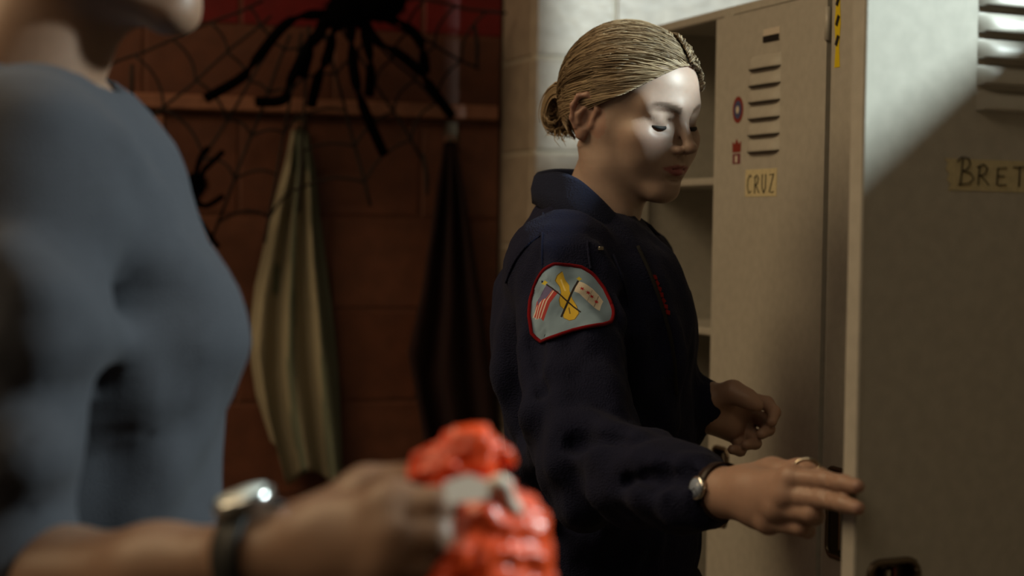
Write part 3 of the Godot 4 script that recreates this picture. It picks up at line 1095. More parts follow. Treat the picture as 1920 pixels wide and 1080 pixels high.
# ------------------------------------------------------------------ heads
# head axes: +z out of the face, +y up, +x to the person's left; origin midway between the ear canals; metres
func both(f: Field, kind: String, a: Array):
	# the same shape on the left and on the right
	for s in [1.0, -1.0]:
		var m := Vector3(s, 1, 1)
		var op: int = a[-1] if a[-1] is int else 0
		if kind == "cap":
			f.cap(a[0] * m, a[1] * m, a[2], a[3], a[4], op)
		elif kind == "egg":
			f.egg(a[0] * m, a[1], a[2], op)
		else:
			f.ball(a[0] * m, a[1], a[2], op)

func head_field(female := true) -> Field:
	var f := Field.new()
	f.egg(Vector3(0, 0.040, -0.012), Vector3(0.0705, 0.080, 0.088), 0.01)           # skull
	f.egg(Vector3(0, 0.050, 0.030), Vector3(0.058, 0.050, 0.058), 0.03)             # forehead
	f.egg(Vector3(0, -0.022, 0.030), Vector3(0.053, 0.070, 0.056), 0.03)            # face
	both(f, "cap", [Vector3(0.050, -0.010, 0.005), Vector3(0.043, -0.058, 0.016), 0.016, 0.013, 0.03])   # jaw behind
	both(f, "cap", [Vector3(0.043, -0.058, 0.016), Vector3(0.010, -0.089, 0.066), 0.0135, 0.0135, 0.025])  # jaw line
	f.egg(Vector3(0, -0.086, 0.071), Vector3(0.017, 0.0155, 0.0145), 0.02)          # chin
	both(f, "egg", [Vector3(0.043, -0.010, 0.058), Vector3(0.020, 0.018, 0.020), 0.022])   # cheek bone
	both(f, "egg", [Vector3(0.030, -0.034, 0.062), Vector3(0.020, 0.022, 0.019), 0.025])   # cheek
	f.egg(Vector3(0, -0.050, 0.073), Vector3(0.026, 0.024, 0.0205), 0.02)           # round the mouth
	both(f, "cap", [Vector3(0.010, 0.030, 0.081), Vector3(0.043, 0.033, 0.064), 0.0085, 0.0075, 0.02])   # brow
	both(f, "egg", [Vector3(0.031, 0.014, 0.092), Vector3(0.0165, 0.0125, 0.0165), 0.014, 1])   # eye socket
	both(f, "ball", [Vector3(0.0305, 0.0135, 0.0675), 0.0142, 0.005])                # the ball of the eye with its lid
	both(f, "cap", [Vector3(0.018, 0.0215, 0.0795), Vector3(0.043, 0.0215, 0.0715), 0.0030, 0.0028, 0.007])  # fold over the lid
	both(f, "cap", [Vector3(0.019, 0.0030, 0.0755), Vector3(0.042, 0.0045, 0.0695), 0.0028, 0.0026, 0.008])  # lower lid
	# nose
	f.cap(Vector3(0, 0.026, 0.0815), Vector3(0, -0.016, 0.1050), 0.0064, 0.0074, 0.009)
	f.egg(Vector3(0, -0.0195, 0.1070), Vector3(0.0084, 0.0078, 0.0088), 0.007)
	both(f, "egg", [Vector3(0.0110, -0.0240, 0.0945), Vector3(0.0063, 0.0065, 0.0090), 0.005])
	f.cap(Vector3(0, -0.0265, 0.1005), Vector3(0, -0.031, 0.091), 0.0042, 0.0045, 0.006)
	both(f, "egg", [Vector3(0.0060, -0.0302, 0.0985), Vector3(0.0031, 0.0036, 0.0050), 0.003, 1])
	f.cap(Vector3(0, -0.034, 0.0985), Vector3(0, -0.043, 0.0985), 0.0020, 0.0024, 0.006, 1)   # philtrum
	# lips
	both(f, "cap", [Vector3(0.003, -0.0480, 0.0918), Vector3(0.0245, -0.0520, 0.0775), 0.0046, 0.0020, 0.004])
	both(f, "cap", [Vector3(0.0, -0.0580, 0.0908), Vector3(0.0220, -0.0535, 0.0785), 0.0062, 0.0026, 0.004])
	both(f, "cap", [Vector3(0.0, -0.0525, 0.0975), Vector3(0.0265, -0.0520, 0.0800), 0.0012, 0.0011, 0.0028, 1])
	f.egg(Vector3(0, -0.0685, 0.0905), Vector3(0.014, 0.0035, 0.0055), 0.008, 1)    # hollow under the lip
	for s in [1.0, -1.0]:
		ear(f, s)
	return f

func ear(f: Field, s: float):
	var e := Transform3D(Basis.from_euler(Vector3(0.14, s * -0.34, s * -0.10)).scaled(Vector3.ONE * 1.06), Vector3(s * 0.0705, 0.004, -0.012))
	var q := func(y: float, z: float, x := 0.0) -> Vector3: return e * Vector3(s * x, y, z)
	f.egg(q.call(0.0, -0.004, 0.002), Vector3(0.0055, 0.026, 0.0155), 0.006, 0, e.basis.orthonormalized())
	f.egg(q.call(-0.001, 0.001, 0.0085), Vector3(0.0065, 0.0135, 0.0090), 0.004, 1, e.basis.orthonormalized())       # bowl
	f.egg(q.call(0.014, -0.006, 0.0085), Vector3(0.0042, 0.0075, 0.0075), 0.004, 1, e.basis.orthonormalized())
	var rim := [q.call(0.003, 0.010, 0.005), q.call(0.014, 0.0135, 0.0055), q.call(0.025, 0.008, 0.0065), q.call(0.0295, -0.003, 0.0075), q.call(0.025, -0.0135, 0.008), q.call(0.012, -0.0185, 0.0085), q.call(-0.004, -0.0165, 0.0080), q.call(-0.015, -0.010, 0.0065)]
	f.chain(rim, [0.0028, 0.0032, 0.0034, 0.0034, 0.0034, 0.0032, 0.0030, 0.0030], 0.004)
	f.chain([q.call(0.012, -0.004, 0.006), q.call(0.003, -0.009, 0.0068), q.call(-0.008, -0.007, 0.006)], [0.0024, 0.0026, 0.0026], 0.005)
	f.egg(q.call(-0.0235, -0.002, 0.004), Vector3(0.0042, 0.0080, 0.0072), 0.006, 0, e.basis.orthonormalized())        # lobe
	f.egg(q.call(-0.005, 0.0095, 0.005), Vector3(0.0035, 0.0060, 0.0038), 0.005, 0, e.basis.orthonormalized())         # tragus

# skin colours by place on the head (pigment only)
func skin_tint(p: Vector3, base: Color, lip: Color, brow: Color) -> Color:
	var c := base
	var ax := absf(p.x)
	# lips
	var ly := -0.0525
	var up: float = 0.0075 * (1.0 - pow(ax / 0.0275, 1.6)) - (0.0016 if ax < 0.003 else 0.0)
	var dn: float = 0.0120 * (1.0 - pow(ax / 0.0265, 1.8))
	if p.z > 0.07 and ax < 0.0275:
		var d := p.y - ly
		var inside := minf(up - d, d + dn)
		c = c.lerp(lip, smoothstep(-0.0008, 0.0016, inside))
	# cheeks and nose a little redder
	var blush := exp(-(pow((ax - 0.040) / 0.018, 2) + pow((p.y + 0.014) / 0.016, 2))) * (1.0 if p.z > 0.03 else 0.0)
	c = c.lerp(Color(base.r * 1.0, base.g * 0.80, base.b * 0.76), blush * 0.55)
	# brows: hair
	if p.z > 0.045 and ax > 0.008 and ax < 0.052:
		var u := (ax - 0.010) / 0.040
		var yc := 0.0275 + 0.0075 * sin(clampf(u, 0, 1) * 2.2)
		var w := lerpf(0.0046, 0.0022, clampf(u, 0, 1))
		var b := smoothstep(w + 0.001, w - 0.0012, absf(p.y - yc)) * smoothstep(-0.02, 0.06, u) * smoothstep(1.05, 0.85, u)
		c = c.lerp(brow, b * 0.9)
	# ears
	if ax > 0.068:
		c = c.lerp(Color(base.r * 1.02, base.g * 0.74, base.b * 0.70), 0.5)
	return c

# ------------------------------------------------------------------ hair gathered in a low bun (head axes)
const HAIR_C := Vector3(0, 0.040, -0.012)
const HAIR_R := Vector3(0.0795, 0.0925, 0.0995)

func on_hair(p: Vector3, lift := 0.0) -> Vector3:
	var q := p - HAIR_C
	var k := (q / HAIR_R).length()
	return HAIR_C + q / k * (1.0 + lift)

func hair_field() -> Field:
	var f := Field.new()
	f.egg(HAIR_C, HAIR_R * 0.965, 0.01)
	f.plane(Vector3(0, 0.026, 0.004), Vector3(0, -0.72, 0.69), 0.010)
	f.ball(Vector3(-0.006, 0.0, -0.092), 0.02, 0.02)
	return f

func hair_strands(seed_n: int, count: int) -> ArrayMesh:
	var g := RandomNumberGenerator.new()
	g.seed = seed_n
	var st := SurfaceTool.new()
	st.begin(Mesh.PRIMITIVE_TRIANGLES)
	var tail := Vector3(-0.006, 0.002, -0.106)
	# roots: along the parting, then down the hairline of each side
	var part_line := [Vector3(0.014, 0.098, 0.084), Vector3(0.014, 0.118, 0.055), Vector3(0.010, 0.128, 0.015), Vector3(0.004, 0.130, -0.03), Vector3(0.0, 0.115, -0.068)]
	var side_line := [Vector3(0.014, 0.090, 0.086), Vector3(-0.008, 0.086, 0.085), Vector3(-0.030, 0.074, 0.076), Vector3(-0.050, 0.058, 0.060), Vector3(-0.062, 0.043, 0.041), Vector3(-0.069, 0.033, 0.022), Vector3(-0.072, 0.030, 0.004), Vector3(-0.070, 0.012, -0.034), Vector3(-0.055, -0.018, -0.062), Vector3(-0.030, -0.04, -0.075)]
	for i in count:
		var near := g.randf() < 0.62
		var root: Vector3
		var low := g.randf() < 0.52
		var u := g.randf()
		root = along(side_line, u) if low else along(part_line, u)
		if g.randf() < 0.3:      # some start further back on the head
			low = false
			root = on_hair(along(part_line, u).lerp(along(side_line, u * 0.65), g.randf_range(0.1, 0.75)))
			if not near:
				root.x = 0.02 - root.x
		if low and not near:
			# the far side mirrors about the parting
			root.x = 0.028 - root.x if u < 0.25 else -root.x
		var end := tail + Vector3(g.randfn(), g.randfn(), 0) * 0.006
		var side := -1.0 if near else 1.0
		var mid := root.lerp(end, 0.45)
		mid.x += side * (0.030 if not low else 0.012)
		mid.y += (0.010 if low else 0.016) + (0.0 if not low else -0.004 * sin(u * PI))
		var lift := g.randf_range(-0.012, 0.016)
		var wave := g.randf() * TAU
		var pts := []
		var rad := []
		var n := 13
		var w := g.randf_range(0.0007, 0.0017)
		for k in n:
			var t := float(k) / (n - 1)
			var p := root * (1 - t) * (1 - t) + mid * 2 * t * (1 - t) + end * t * t
			var puff := 0.055 * exp(-t / 0.12) * (1.0 if root.z > 0.03 else 0.2) * (0.5 + 0.5 * (1.0 if not low else 0.4))
			if root.z > 0.05 and not near:
				puff += 0.07 * exp(-pow((t - 0.08) / 0.2, 2))
			var root_dip := -0.035 * exp(-t / 0.03) if not low else 0.0
			p = on_hair(p, lift + puff + root_dip + 0.006 * sin(t * 7.0 + wave))
			pts.append(p)
			rad.append(w * (0.35 + 0.65 * sin(PI * clampf(t * 0.92 + 0.06, 0, 1))))
		var lock := noise.get_noise_3d(u * 17.0 + (31.0 if low else 0.0) + (77.0 if near else 0.0), lift * 40.0, 0.0)      # dyed locks, lighter and darker
		var tone := clampf(0.46 + 1.3 * lock + 0.17 * g.randfn() + (0.16 if low and u < 0.5 else -0.03), 0.0, 1.0)
		var c := Color(0.085, 0.052, 0.027).lerp(Color(0.42, 0.325, 0.205), tone)
		add_tube(st, pts, rad, 4, 0.5, c)
	st.generate_normals()
	return st.commit()

func along(pts: Array, u: float) -> Vector3:
	var f := u * (pts.size() - 1)
	var i := mini(int(f), pts.size() - 2)
	return pts[i].lerp(pts[i + 1], f - i)

func bun_strands(seed_n: int, count: int) -> ArrayMesh:
	var g := RandomNumberGenerator.new()
	g.seed = seed_n
	var st := SurfaceTool.new()
	st.begin(Mesh.PRIMITIVE_TRIANGLES)
	var c := Vector3(-0.010, -0.002, -0.119)
	for i in count:
		var a0 := g.randf_range(-0.6, 0.4)
		var a1 := a0 + g.randf_range(3.4, 5.6)
		var off := Vector2(g.randfn(), g.randfn()) * 0.0042
		var r0 := g.randf_range(0.013, 0.022)
		var sx := g.randf_range(-0.017, 0.017)
		var pts := []
		var rad := []
		for k in 13:
			var t := k / 12.0
			var a := lerpf(a0, a1, t)
			var r := r0 + off.x + 0.003 * sin(a * 1.5) - 0.004 * t
			var bulge := sqrt(maxf(0.0, 1.0 - pow(sx / 0.021, 2)))
			r = 0.006 + r * (0.45 + 0.6 * bulge)
			pts.append(c + Vector3(sx + 0.003 * sin(a), r * 1.12 * sin(a) + 0.004, r * cos(a) * 0.95))
			rad.append(0.0012 * (0.4 + 0.6 * sin(PI * t)))
		var tone := clampf(0.5 + 0.3 * g.randfn(), 0, 1)
		add_tube(st, pts, rad, 4, 0.6, Color(0.11, 0.068, 0.03).lerp(Color(0.44, 0.32, 0.18), tone))
	# short ends that stick out under the bun
	for i in 26:
		var p := c + Vector3(g.randf_range(-0.014, 0.012), -0.022, g.randf_range(-0.006, 0.014))
		var d := Vector3(g.randfn() * 0.3, -0.6, 0.3 + g.randfn() * 0.4).normalized()
		var q := []
		for k in 5:
			q.append(p + d * (0.006 * k) + Vector3(0, 0.0012 * k * k * g.randf(), 0.001 * k * k * g.randf()))
		add_tube(st, q, [0.0009, 0.0009, 0.0008, 0.0006, 0.0002], 4, 0.6, Color(0.5, 0.37, 0.2))
	st.generate_normals()
	return st.commit()

func flyaways(seed_n: int, count: int) -> ArrayMesh:
	var g := RandomNumberGenerator.new()
	g.seed = seed_n
	var st := SurfaceTool.new()
	st.begin(Mesh.PRIMITIVE_TRIANGLES)
	for i in count:
		var d := Vector3(g.randfn(), absf(g.randfn()) + 0.2, g.randfn() * 0.9).normalized()
		if d.z > 0.45 and d.y < 0.55:
			d.y = 0.8
		var p := on_hair(HAIR_C + d * 0.09, 0.0)
		var flow := (Vector3(0, 0.0, -0.11) - p).normalized()
		var out := (p - HAIR_C).normalized()
		var q := []
		var len := g.randf_range(0.02, 0.05)
		var h := g.randf_range(0.002, 0.010)
		for k in 7:
			var t := k / 6.0
			q.append(p + flow * len * t + out * (0.001 + h * sin(PI * t * 0.7)) + Vector3(g.randfn(), g.randfn(), g.randfn()) * 0.0008)
		add_tube(st, q, fill(0.00022, 7), 3, 1.0, Color(0.55, 0.42, 0.25))
	st.generate_normals()
	return st.commit()

# ------------------------------------------------------------------ the woman at the lockers
func hit(f: Field, px: float, py: float, from := 1.0, most := 3.2) -> Vector3:
	var dir := (P(px, py, 1.0) - cam_t.origin).normalized()
	var t := from
	for i in 90:
		var d := f.at(cam_t.origin + dir * t)
		if d < 0.0008:
			break
		t += maxf(d * 0.8, 0.0008)
		if t > most:
			break
	return cam_t.origin + dir * t

func normal_at(f: Field, p: Vector3) -> Vector3:
	var e := 0.004
	return Vector3(f.at(p + Vector3(e, 0, 0)) - f.at(p - Vector3(e, 0, 0)), f.at(p + Vector3(0, e, 0)) - f.at(p - Vector3(0, e, 0)), f.at(p + Vector3(0, 0, e)) - f.at(p - Vector3(0, 0, e))).normalized()

# a fold of cloth: a soft ridge (or, carved, a soft furrow) along pixels on the surface of a field
func fold(f: Field, px: Array, r: float, k: float, op := 0, sink := 0.4):
	var pts := []
	for q in px:
		var p := hit(f, q[0], q[1])
		pts.append(p - normal_at(f, p) * r * (sink if op == 0 else -sink))
	for i in pts.size() - 1:
		if pts[i].distance_to(pts[i + 1]) < 0.25:
			f.cap(pts[i], pts[i + 1], r * (0.6 if i == 0 else 1.0), r * (0.6 if i == pts.size() - 2 else 1.0), k, op)

func cloth_mat(c: Color, sd: int, vary := 0.12, scale := 14.0, bump := 0.12) -> StandardMaterial3D:
	var m := mat(c, 0.92, 0.0, vary, scale, bump, 0.05, sd)
	m.rim_enabled = true
	m.rim = 0.35
	m.rim_tint = 0.7
	m.metallic_specular = 0.3
	return m

func head_place(px: float, py: float, d: float, yaw: float, pitch: float, roll: float, scale: float) -> Transform3D:
	# yaw: how far the face turns from the picture's right towards the camera
	var z0 := Vector3(cos(yaw), 0, sin(yaw))
	var z := z0 * cos(pitch) - Vector3.UP * sin(pitch)
	var y := Vector3.UP * cos(pitch) + z0 * sin(pitch)
	var x := y.cross(z)
	var x2 := x * cos(roll) + y * sin(roll)
	var y2 := y * cos(roll) - x * sin(roll)
	return Transform3D(cam_t.basis * Basis(x2, y2, z) * Basis.from_scale(Vector3.ONE * scale), P(px, py, d))

func squash(p: Vector3) -> Vector3:      # this face is short below the eyes
	if p.y < 0.0:
		return Vector3(p.x, p.y * 0.86 if p.y > -0.11 else p.y + 0.0154, p.z)
	return p

func add_head(net: Net, f: Field, t: Transform3D, h: float, low: float):
	var at := net.v.size()
	net.add(f, Vector3(-0.1, low, -0.125), Vector3(0.1, 0.14, 0.128), h)
	head_local.clear()
	for i in range(at, net.v.size()):
		head_local[i] = net.v[i]
		net.v[i] = t * squash(net.v[i])
		net.n[i] = (t.basis * net.n[i]).normalized()

var head_local := {}

func build_locker_woman():
	var D := 2.29
	var root := thing("person", "blonde woman in dark navy jacket reaching for the opened locker door", "person", Vector3(P(1130, 540, D).x, 0, P(1130, 540, D).z))
	var o := root.position
	var ht := head_place(1181, 232, D, deg_to_rad(44.7), deg_to_rad(11.6), deg_to_rad(2.2), 0.955)
	# ---- skin
	var hf := head_field()
	var inv := ht.affine_inverse()
	var neck_low := inv * P(1118, 440, D + 0.01)
	hf.cap(Vector3(0, -0.045, -0.012), neck_low, 0.047, 0.054, 0.03)
	hf.cap(Vector3(-0.05, -0.04, -0.022), neck_low + Vector3(-0.012, 0.02, 0.045), 0.010, 0.011, 0.025)      # the cord of the neck
	var net := Net.new()
	add_head(net, hf, ht, 0.0024, neck_low.y - 0.01)
	var local := head_local.duplicate()
	var hand := Field.new()
	hand_right(hand)
	net.add(hand, box_lo(hand, 0.012), box_hi(hand, 0.012), 0.0027)
	var hand2 := Field.new()
	hand_left(hand2)
	net.add(hand2, box_lo(hand2, 0.012), box_hi(hand2, 0.012), 0.0027)
	# the body under the clothes
	var bf := Field.new()
	var fw := V(0.927, 0, 0.375)
	var sd := V(-0.375, 0, 0.927)
	var up := Vector3.UP
	var tb := Basis(fw, up, sd)
	body_shapes(bf, tb, -0.022)
	net.add(bf, box_lo(bf, 0.03), box_hi(bf, 0.03), 0.016)
	var skin_m := mat(Color(1, 1, 1), 0.48, 0.0, 0.05, 20.0)
	skin_m.vertex_color_use_as_albedo = true
	skin_m.subsurf_scatter_enabled = true
	skin_m.subsurf_scatter_strength = 0.12
	M.skin = skin_m
	var base := Color(0.37, 0.265, 0.215)
	var cols := PackedColorArray()
	cols.resize(net.v.size())
	for i in net.v.size():
		cols[i] = skin_tint(local[i], base, Color(0.30, 0.105, 0.105), Color(0.12, 0.08, 0.06)) if local.has(i) else Color(0.385, 0.24, 0.18)
		net.v[i] -= o
	for q in [[1605, 909], [1605, 950]]:      # finger nails
		var nail := hit(hand, q[0], q[1]) - o
		for i in net.v.size():
			if net.v[i].distance_squared_to(nail) < 0.000026:
				cols[i] = Color(0.36, 0.215, 0.17)
	part("body", mesh_with(net, cols), skin_m, root)
	# ---- hair, lashes
	var hair_m := mat(Color(1, 1, 1), 0.42)
	hair_m.vertex_color_use_as_albedo = true
	M.hair = hair_m
	var lt := Transform3D(ht.basis, ht.origin - o)
	var hn := Net.new()
	hn.add(hair_field(), Vector3(-0.1, -0.06, -0.13), Vector3(0.1, 0.15, 0.12), 0.004)
	var cap := part("hair", hn.mesh(func(p, n): return Color(0.15, 0.10, 0.055)), hair_m, root)
	cap.transform = lt
	var hs := part("hair_strands", hair_strands(11, 2500), hair_m, cap)
	hs.set_meta("kind", "stuff")
	part("bun", bun_strands(12, 240), hair_m, cap).set_meta("label", "coiled blonde bun")
	var bc := part("bun_core", blob(0.013, 0.019, 0.011, 9), mat(Color(0.3, 0.22, 0.14), 0.6), cap, Vector3(-0.006, -0.002, -0.117))
	part("flyaway_hair", flyaways(13, 60), hair_m, cap).set_meta("kind", "stuff")
	var lash := mat(Color(0.05, 0.035, 0.03), 0.7)
	for s in [-1.0, 1.0]:
		var e := []
		for k in 9:
			var u := -1.0 + k / 4.0
			var q := Vector3(s * 0.0305 + u * 0.0150, 0.0074 - 0.0026 * (1.0 - u * u), 0.0675)
			q.z += sqrt(maxf(0.0, 0.0149 * 0.0149 - pow(u * 0.0130, 2) - 0.00004))
			e.append(squash(q + Vector3(0, 0, 0.0004)))
		part("eyelashes", tube_mesh(e, [0.0006, 0.0017, 0.0025, 0.0028, 0.0029, 0.0028, 0.0025, 0.0017, 0.0006], 6), lash, root).transform = lt
	# ---- clothes
	var navy := cloth_mat(Color(0.085, 0.10, 0.195), 61)
	M.navy = navy
	var jf := Field.new()
	body_shapes(jf, tb, 0.0)
	jacket_folds(jf)
	jf.nz = noise
	jf.nz_amp = 0.006
	jf.nz_scale = Vector3(15, 9, 15)
	# open at the neck, at the cuffs and below the hem
	var cut := jf
	var neck_c := P(1106, 372, D)
	cut.cap(neck_c + up * 0.02, neck_c + up * 0.2 + fw * 0.02, 0.062, 0.07, 0.01, 1)
	var jn := Net.new()
	jn.add(cut, box_lo(cut, 0.02), box_hi(cut, 0.02), 0.0075)
	for i in jn.v.size():
		jn.v[i] -= o
	var jacket := part("jacket", jn.mesh(), navy, root)
	jacket.set_meta("label", "dark navy zipped work jacket")
	collar(jacket, o, fw, sd, up)
	jacket_details(jacket, jf, o)
	trousers(root, o, fw, sd)
	# ---- what she wears on the wrist and holds
	watch_on_wrist(Color(0.16, 0.08, 0.05))
	key_ring()

func mesh_with(net: Net, cols: PackedColorArray) -> ArrayMesh:
	var arr := []
	arr.resize(Mesh.ARRAY_MAX)
	arr[Mesh.ARRAY_VERTEX] = net.v
	arr[Mesh.ARRAY_NORMAL] = net.n
	arr[Mesh.ARRAY_INDEX] = net.idx
	arr[Mesh.ARRAY_COLOR] = cols
	var m := ArrayMesh.new()
	m.add_surface_from_arrays(Mesh.PRIMITIVE_TRIANGLES, arr)
	return m

func box_lo(f: Field, pad: float) -> Vector3:
	var lo := Vector3.ONE * 1e3
	for s in f.shapes:
		if s.op == 0 and s.kind != 2:
			if s.kind == 0:
				lo = lo.min(s.a - Vector3.ONE * s.ra).min(s.b - Vector3.ONE * s.rb)
			else:
				lo = lo.min(s.c - Vector3.ONE * s.cr)
	return lo - Vector3.ONE * pad

func box_hi(f: Field, pad: float) -> Vector3:
	var hi := Vector3.ONE * -1e3
	for s in f.shapes:
		if s.op == 0 and s.kind != 2:
			if s.kind == 0:
				hi = hi.max(s.a + Vector3.ONE * s.ra).max(s.b + Vector3.ONE * s.rb)
			else:
				hi = hi.max(s.c + Vector3.ONE * s.cr)
	return hi + Vector3.ONE * pad

# torso and sleeves; g makes everything thicker or thinner
func body_shapes(f: Field, tb: Basis, g: float):
	f.egg(P(1108, 605, 2.30), Vector3(0.117 + g, 0.130, 0.150 + g), 0.03, 0, tb)
	f.egg(P(1128, 610, 2.25), Vector3(0.100 + g, 0.105, 0.100 + g), 0.05, 0, tb)      # bust
	f.egg(P(1122, 770, 2.30), Vector3(0.110 + g, 0.20, 0.140 + g), 0.06, 0, tb)
	f.egg(P(1148, 1010, 2.30), Vector3(0.105 + g, 0.20, 0.150 + g), 0.06, 0, tb)
	f.cap(P(1060, 490, 2.19), P(1168, 492, 2.42), 0.052 + g, 0.050 + g, 0.05)          # shoulders
	f.cap(P(1082, 432, 2.29), P(1092, 500, 2.29), 0.050 + g * 0.5, 0.075 + g, 0.06)    # base of the neck
	# near arm
	f.chain([P(1046, 505, 2.165), P(1074, 640, 2.10), P(1098, 790, 2.03), P(1112, 872, 2.0)], [0.062 + g, 0.056 + g, 0.054 + g, 0.053 + g], 0.03)
	f.chain([P(1112, 872, 2.0), P(1200, 893, 1.91), P(1285, 919, 1.825), P(1322, 922, 1.795)], [0.053 + g, 0.046 + g, 0.039 + g, 0.032 + g * 0.5], 0.03)
	# far arm
	f.chain([P(1180, 508, 2.45), P(1205, 650, 2.47), P(1216, 780, 2.45)], [0.06 + g, 0.053 + g, 0.048 + g], 0.03)
	f.chain([P(1222, 780, 2.45), P(1262, 775, 2.39), P(1308, 760, 2.335)], [0.048 + g, 0.043 + g, 0.0365 + g * 0.7], 0.03)

func jacket_folds(f: Field):
	var base := Field.new()
	base.shapes = f.shapes.duplicate()
	# ridges (px paths on the cloth)
	for q in [
		[[[1075, 560], [1120, 640], [1150, 760]], 0.010, 0.03],
		[[[1020, 600], [1040, 700], [1060, 800]], 0.009, 0.03],
		[[[1050, 820], [1110, 800], [1175, 815]], 0.011, 0.03],
		[[[1060, 860], [1130, 850], [1200, 850]], 0.010, 0.025],
		[[[1150, 880], [1220, 862], [1300, 872]], 0.009, 0.025],
		[[[1120, 930], [1200, 930], [1280, 950]], 0.009, 0.025],
		[[[1230, 870], [1260, 920], [1265, 965]], 0.008, 0.02],
		[[[1285, 872], [1305, 920], [1305, 972]], 0.008, 0.02],
		[[[1318, 880], [1330, 925], [1325, 970]], 0.007, 0.018],
		[[[955, 600], [945, 700], [965, 800]], 0.010, 0.03],
		[[[985, 660], [1000, 780], [990, 880]], 0.010, 0.03],
		[[[965, 880], [1000, 860], [1040, 880]], 0.010, 0.03],
		[[[1200, 640], [1215, 720], [1255, 800]], 0.009, 0.03],
		[[[1250, 600], [1262, 680], [1262, 790]], 0.008, 0.03],
		[[[1010, 980], [1080, 960], [1150, 985]], 0.010, 0.03],
		[[[1020, 1040], [1120, 1010], [1230, 1020]], 0.010, 0.03],
		[[[1025, 470], [1035, 520], [1030, 570]], 0.007, 0.025],
		[[[1120, 470], [1150, 520], [1165, 600]], 0.007, 0.025],
	]:
		var n := Field.new()
		n.shapes = base.shapes.duplicate()
		fold(n, q[0], q[1], q[2])
		for s in n.shapes.slice(base.shapes.size()):
			f.shapes.append(s)
	# furrows
	for q in [
		[[[1165, 560], [1178, 680], [1190, 770]], 0.006, 0.02],
		[[[1005, 560], [1005, 640], [1020, 740]], 0.006, 0.02],
		[[[1075, 835], [1140, 828], [1190, 835]], 0.004, 0.018],
		[[[1180, 905], [1240, 900], [1290, 905]], 0.003, 0.016],
		[[[1295, 880], [1318, 920], [1316, 965]], 0.004, 0.012],
	]:
		var n := Field.new()
		n.shapes = base.shapes.duplicate()
		fold(n, q[0], q[1], q[2], 1, 0.5)
		for s in n.shapes.slice(base.shapes.size()):
			f.shapes.append(s)

func collar(jacket: Node3D, o: Vector3, fw: Vector3, sd: Vector3, up: Vector3):
	# a turned-down collar: a stand that rises round the neck and a leaf that falls outside it, from the near front round the back
	var tops := []
	for q in [[1186, 448, 2.250], [1152, 402, 2.225], [1114, 362, 2.218], [1082, 336, 2.232], [1048, 324, 2.262], [1016, 328, 2.30], [1014, 324, 2.335], [1050, 318, 2.365], [1100, 325, 2.375], [1150, 362, 2.365], [1188, 402, 2.335]]:
		tops.append(P(q[0], q[1], q[2]))
	var lows := []
	for q in [[1192, 462, 2.228], [1152, 468, 2.192], [1104, 437, 2.180], [1056, 408, 2.200], [1022, 394, 2.245], [1004, 384, 2.30], [1002, 380, 2.345], [1045, 375, 2.40], [1105, 385, 2.41], [1172, 420, 2.40], [1238, 442, 2.345]]:
		lows.append(P(q[0], q[1], q[2]))
	tops = smooth_line(tops, 5)
	lows = smooth_line(lows, 5)
	var n := tops.size() - 1
	var mid := P(1100, 392, 2.30)
	var st := SurfaceTool.new()
	st.begin(Mesh.PRIMITIVE_TRIANGLES)
	st.set_smooth_group(0)
	var rows := []
	for i in n + 1:
		var t: Vector3 = tops[i]
		var l: Vector3 = lows[i]
		var out := t - mid
		out.y = 0
		out = out.normalized()
		var belly := out * 0.007
		rows.append([
			t - out * 0.006 - up * 0.05,
			t - out * 0.003 - up * 0.012,
			t - out * 0.001 - up * 0.002,
			t + out * 0.003 + up * 0.0015,
			t + out * 0.007 - up * 0.003,
			t.lerp(l, 0.5) + belly,
			l + out * 0.001,
			l - out * 0.003,
			t.lerp(l, 0.5) + belly * 0.3,
			t + out * 0.002 - up * 0.006,
		])
	for i in n:
		for j in 9:
			for q in [[0, 0], [1, 1], [0, 1], [0, 0], [1, 0], [1, 1]]:
				st.add_vertex(rows[i + q[0]][j + q[1]] - o)
	for e in [0, n]:
		for v in [rows[e][4], rows[e][5], rows[e][8], rows[e][4], rows[e][8], rows[e][9], rows[e][5], rows[e][6], rows[e][7], rows[e][5], rows[e][7], rows[e][8]]:
			st.add_vertex(v - o)
	st.generate_normals()
	var col := part("collar", st.commit(), cloth_mat(Color(0.105, 0.13, 0.22), 63), jacket)
	col.set_meta("label", "turned-down navy collar")
	# small brass letters on the leaf
	var brass := mat(Color(0.72, 0.64, 0.42), 0.35, 0.6)
	for i in 3:
		var row: Array = rows[5 + i * 2]
		var p: Vector3 = row[5].lerp(row[6], 0.45) - o
		var t: Vector3 = (rows[6 + i * 2][5] - row[5]).normalized()
		var dn: Vector3 = (row[6] - row[4]).normalized()
		var nn := t.cross(dn).normalized()
		if nn.dot(cam_t.basis.z) < 0.0:
			nn = -nn
		var gl: Array = [[Vector2(0.3, 0.4), Vector2(-0.3, 0.4), Vector2(-0.3, 0.0), Vector2(0.3, 0.0), Vector2(0.3, -0.4), Vector2(-0.3, -0.4)], [Vector2(-0.3, -0.4), Vector2(-0.3, 0.4), Vector2(0.2, 0.25), Vector2(0.3, 0.0), Vector2(0.2, -0.25), Vector2(-0.3, -0.4)], [Vector2(-0.3, 0.4), Vector2(-0.05, 0.0), Vector2(0.3, 0.4), Vector2(-0.05, 0.0), Vector2(-0.1, -0.4)]][i]
		var line := []
		for q in gl:
			line.append(p + nn * 0.003 - t * q.x * 0.008 * -1.0 - dn * q.y * 0.009)
		part("collar_letter", tube_mesh(line, fill(0.0009, line.size()), 5), brass, col)

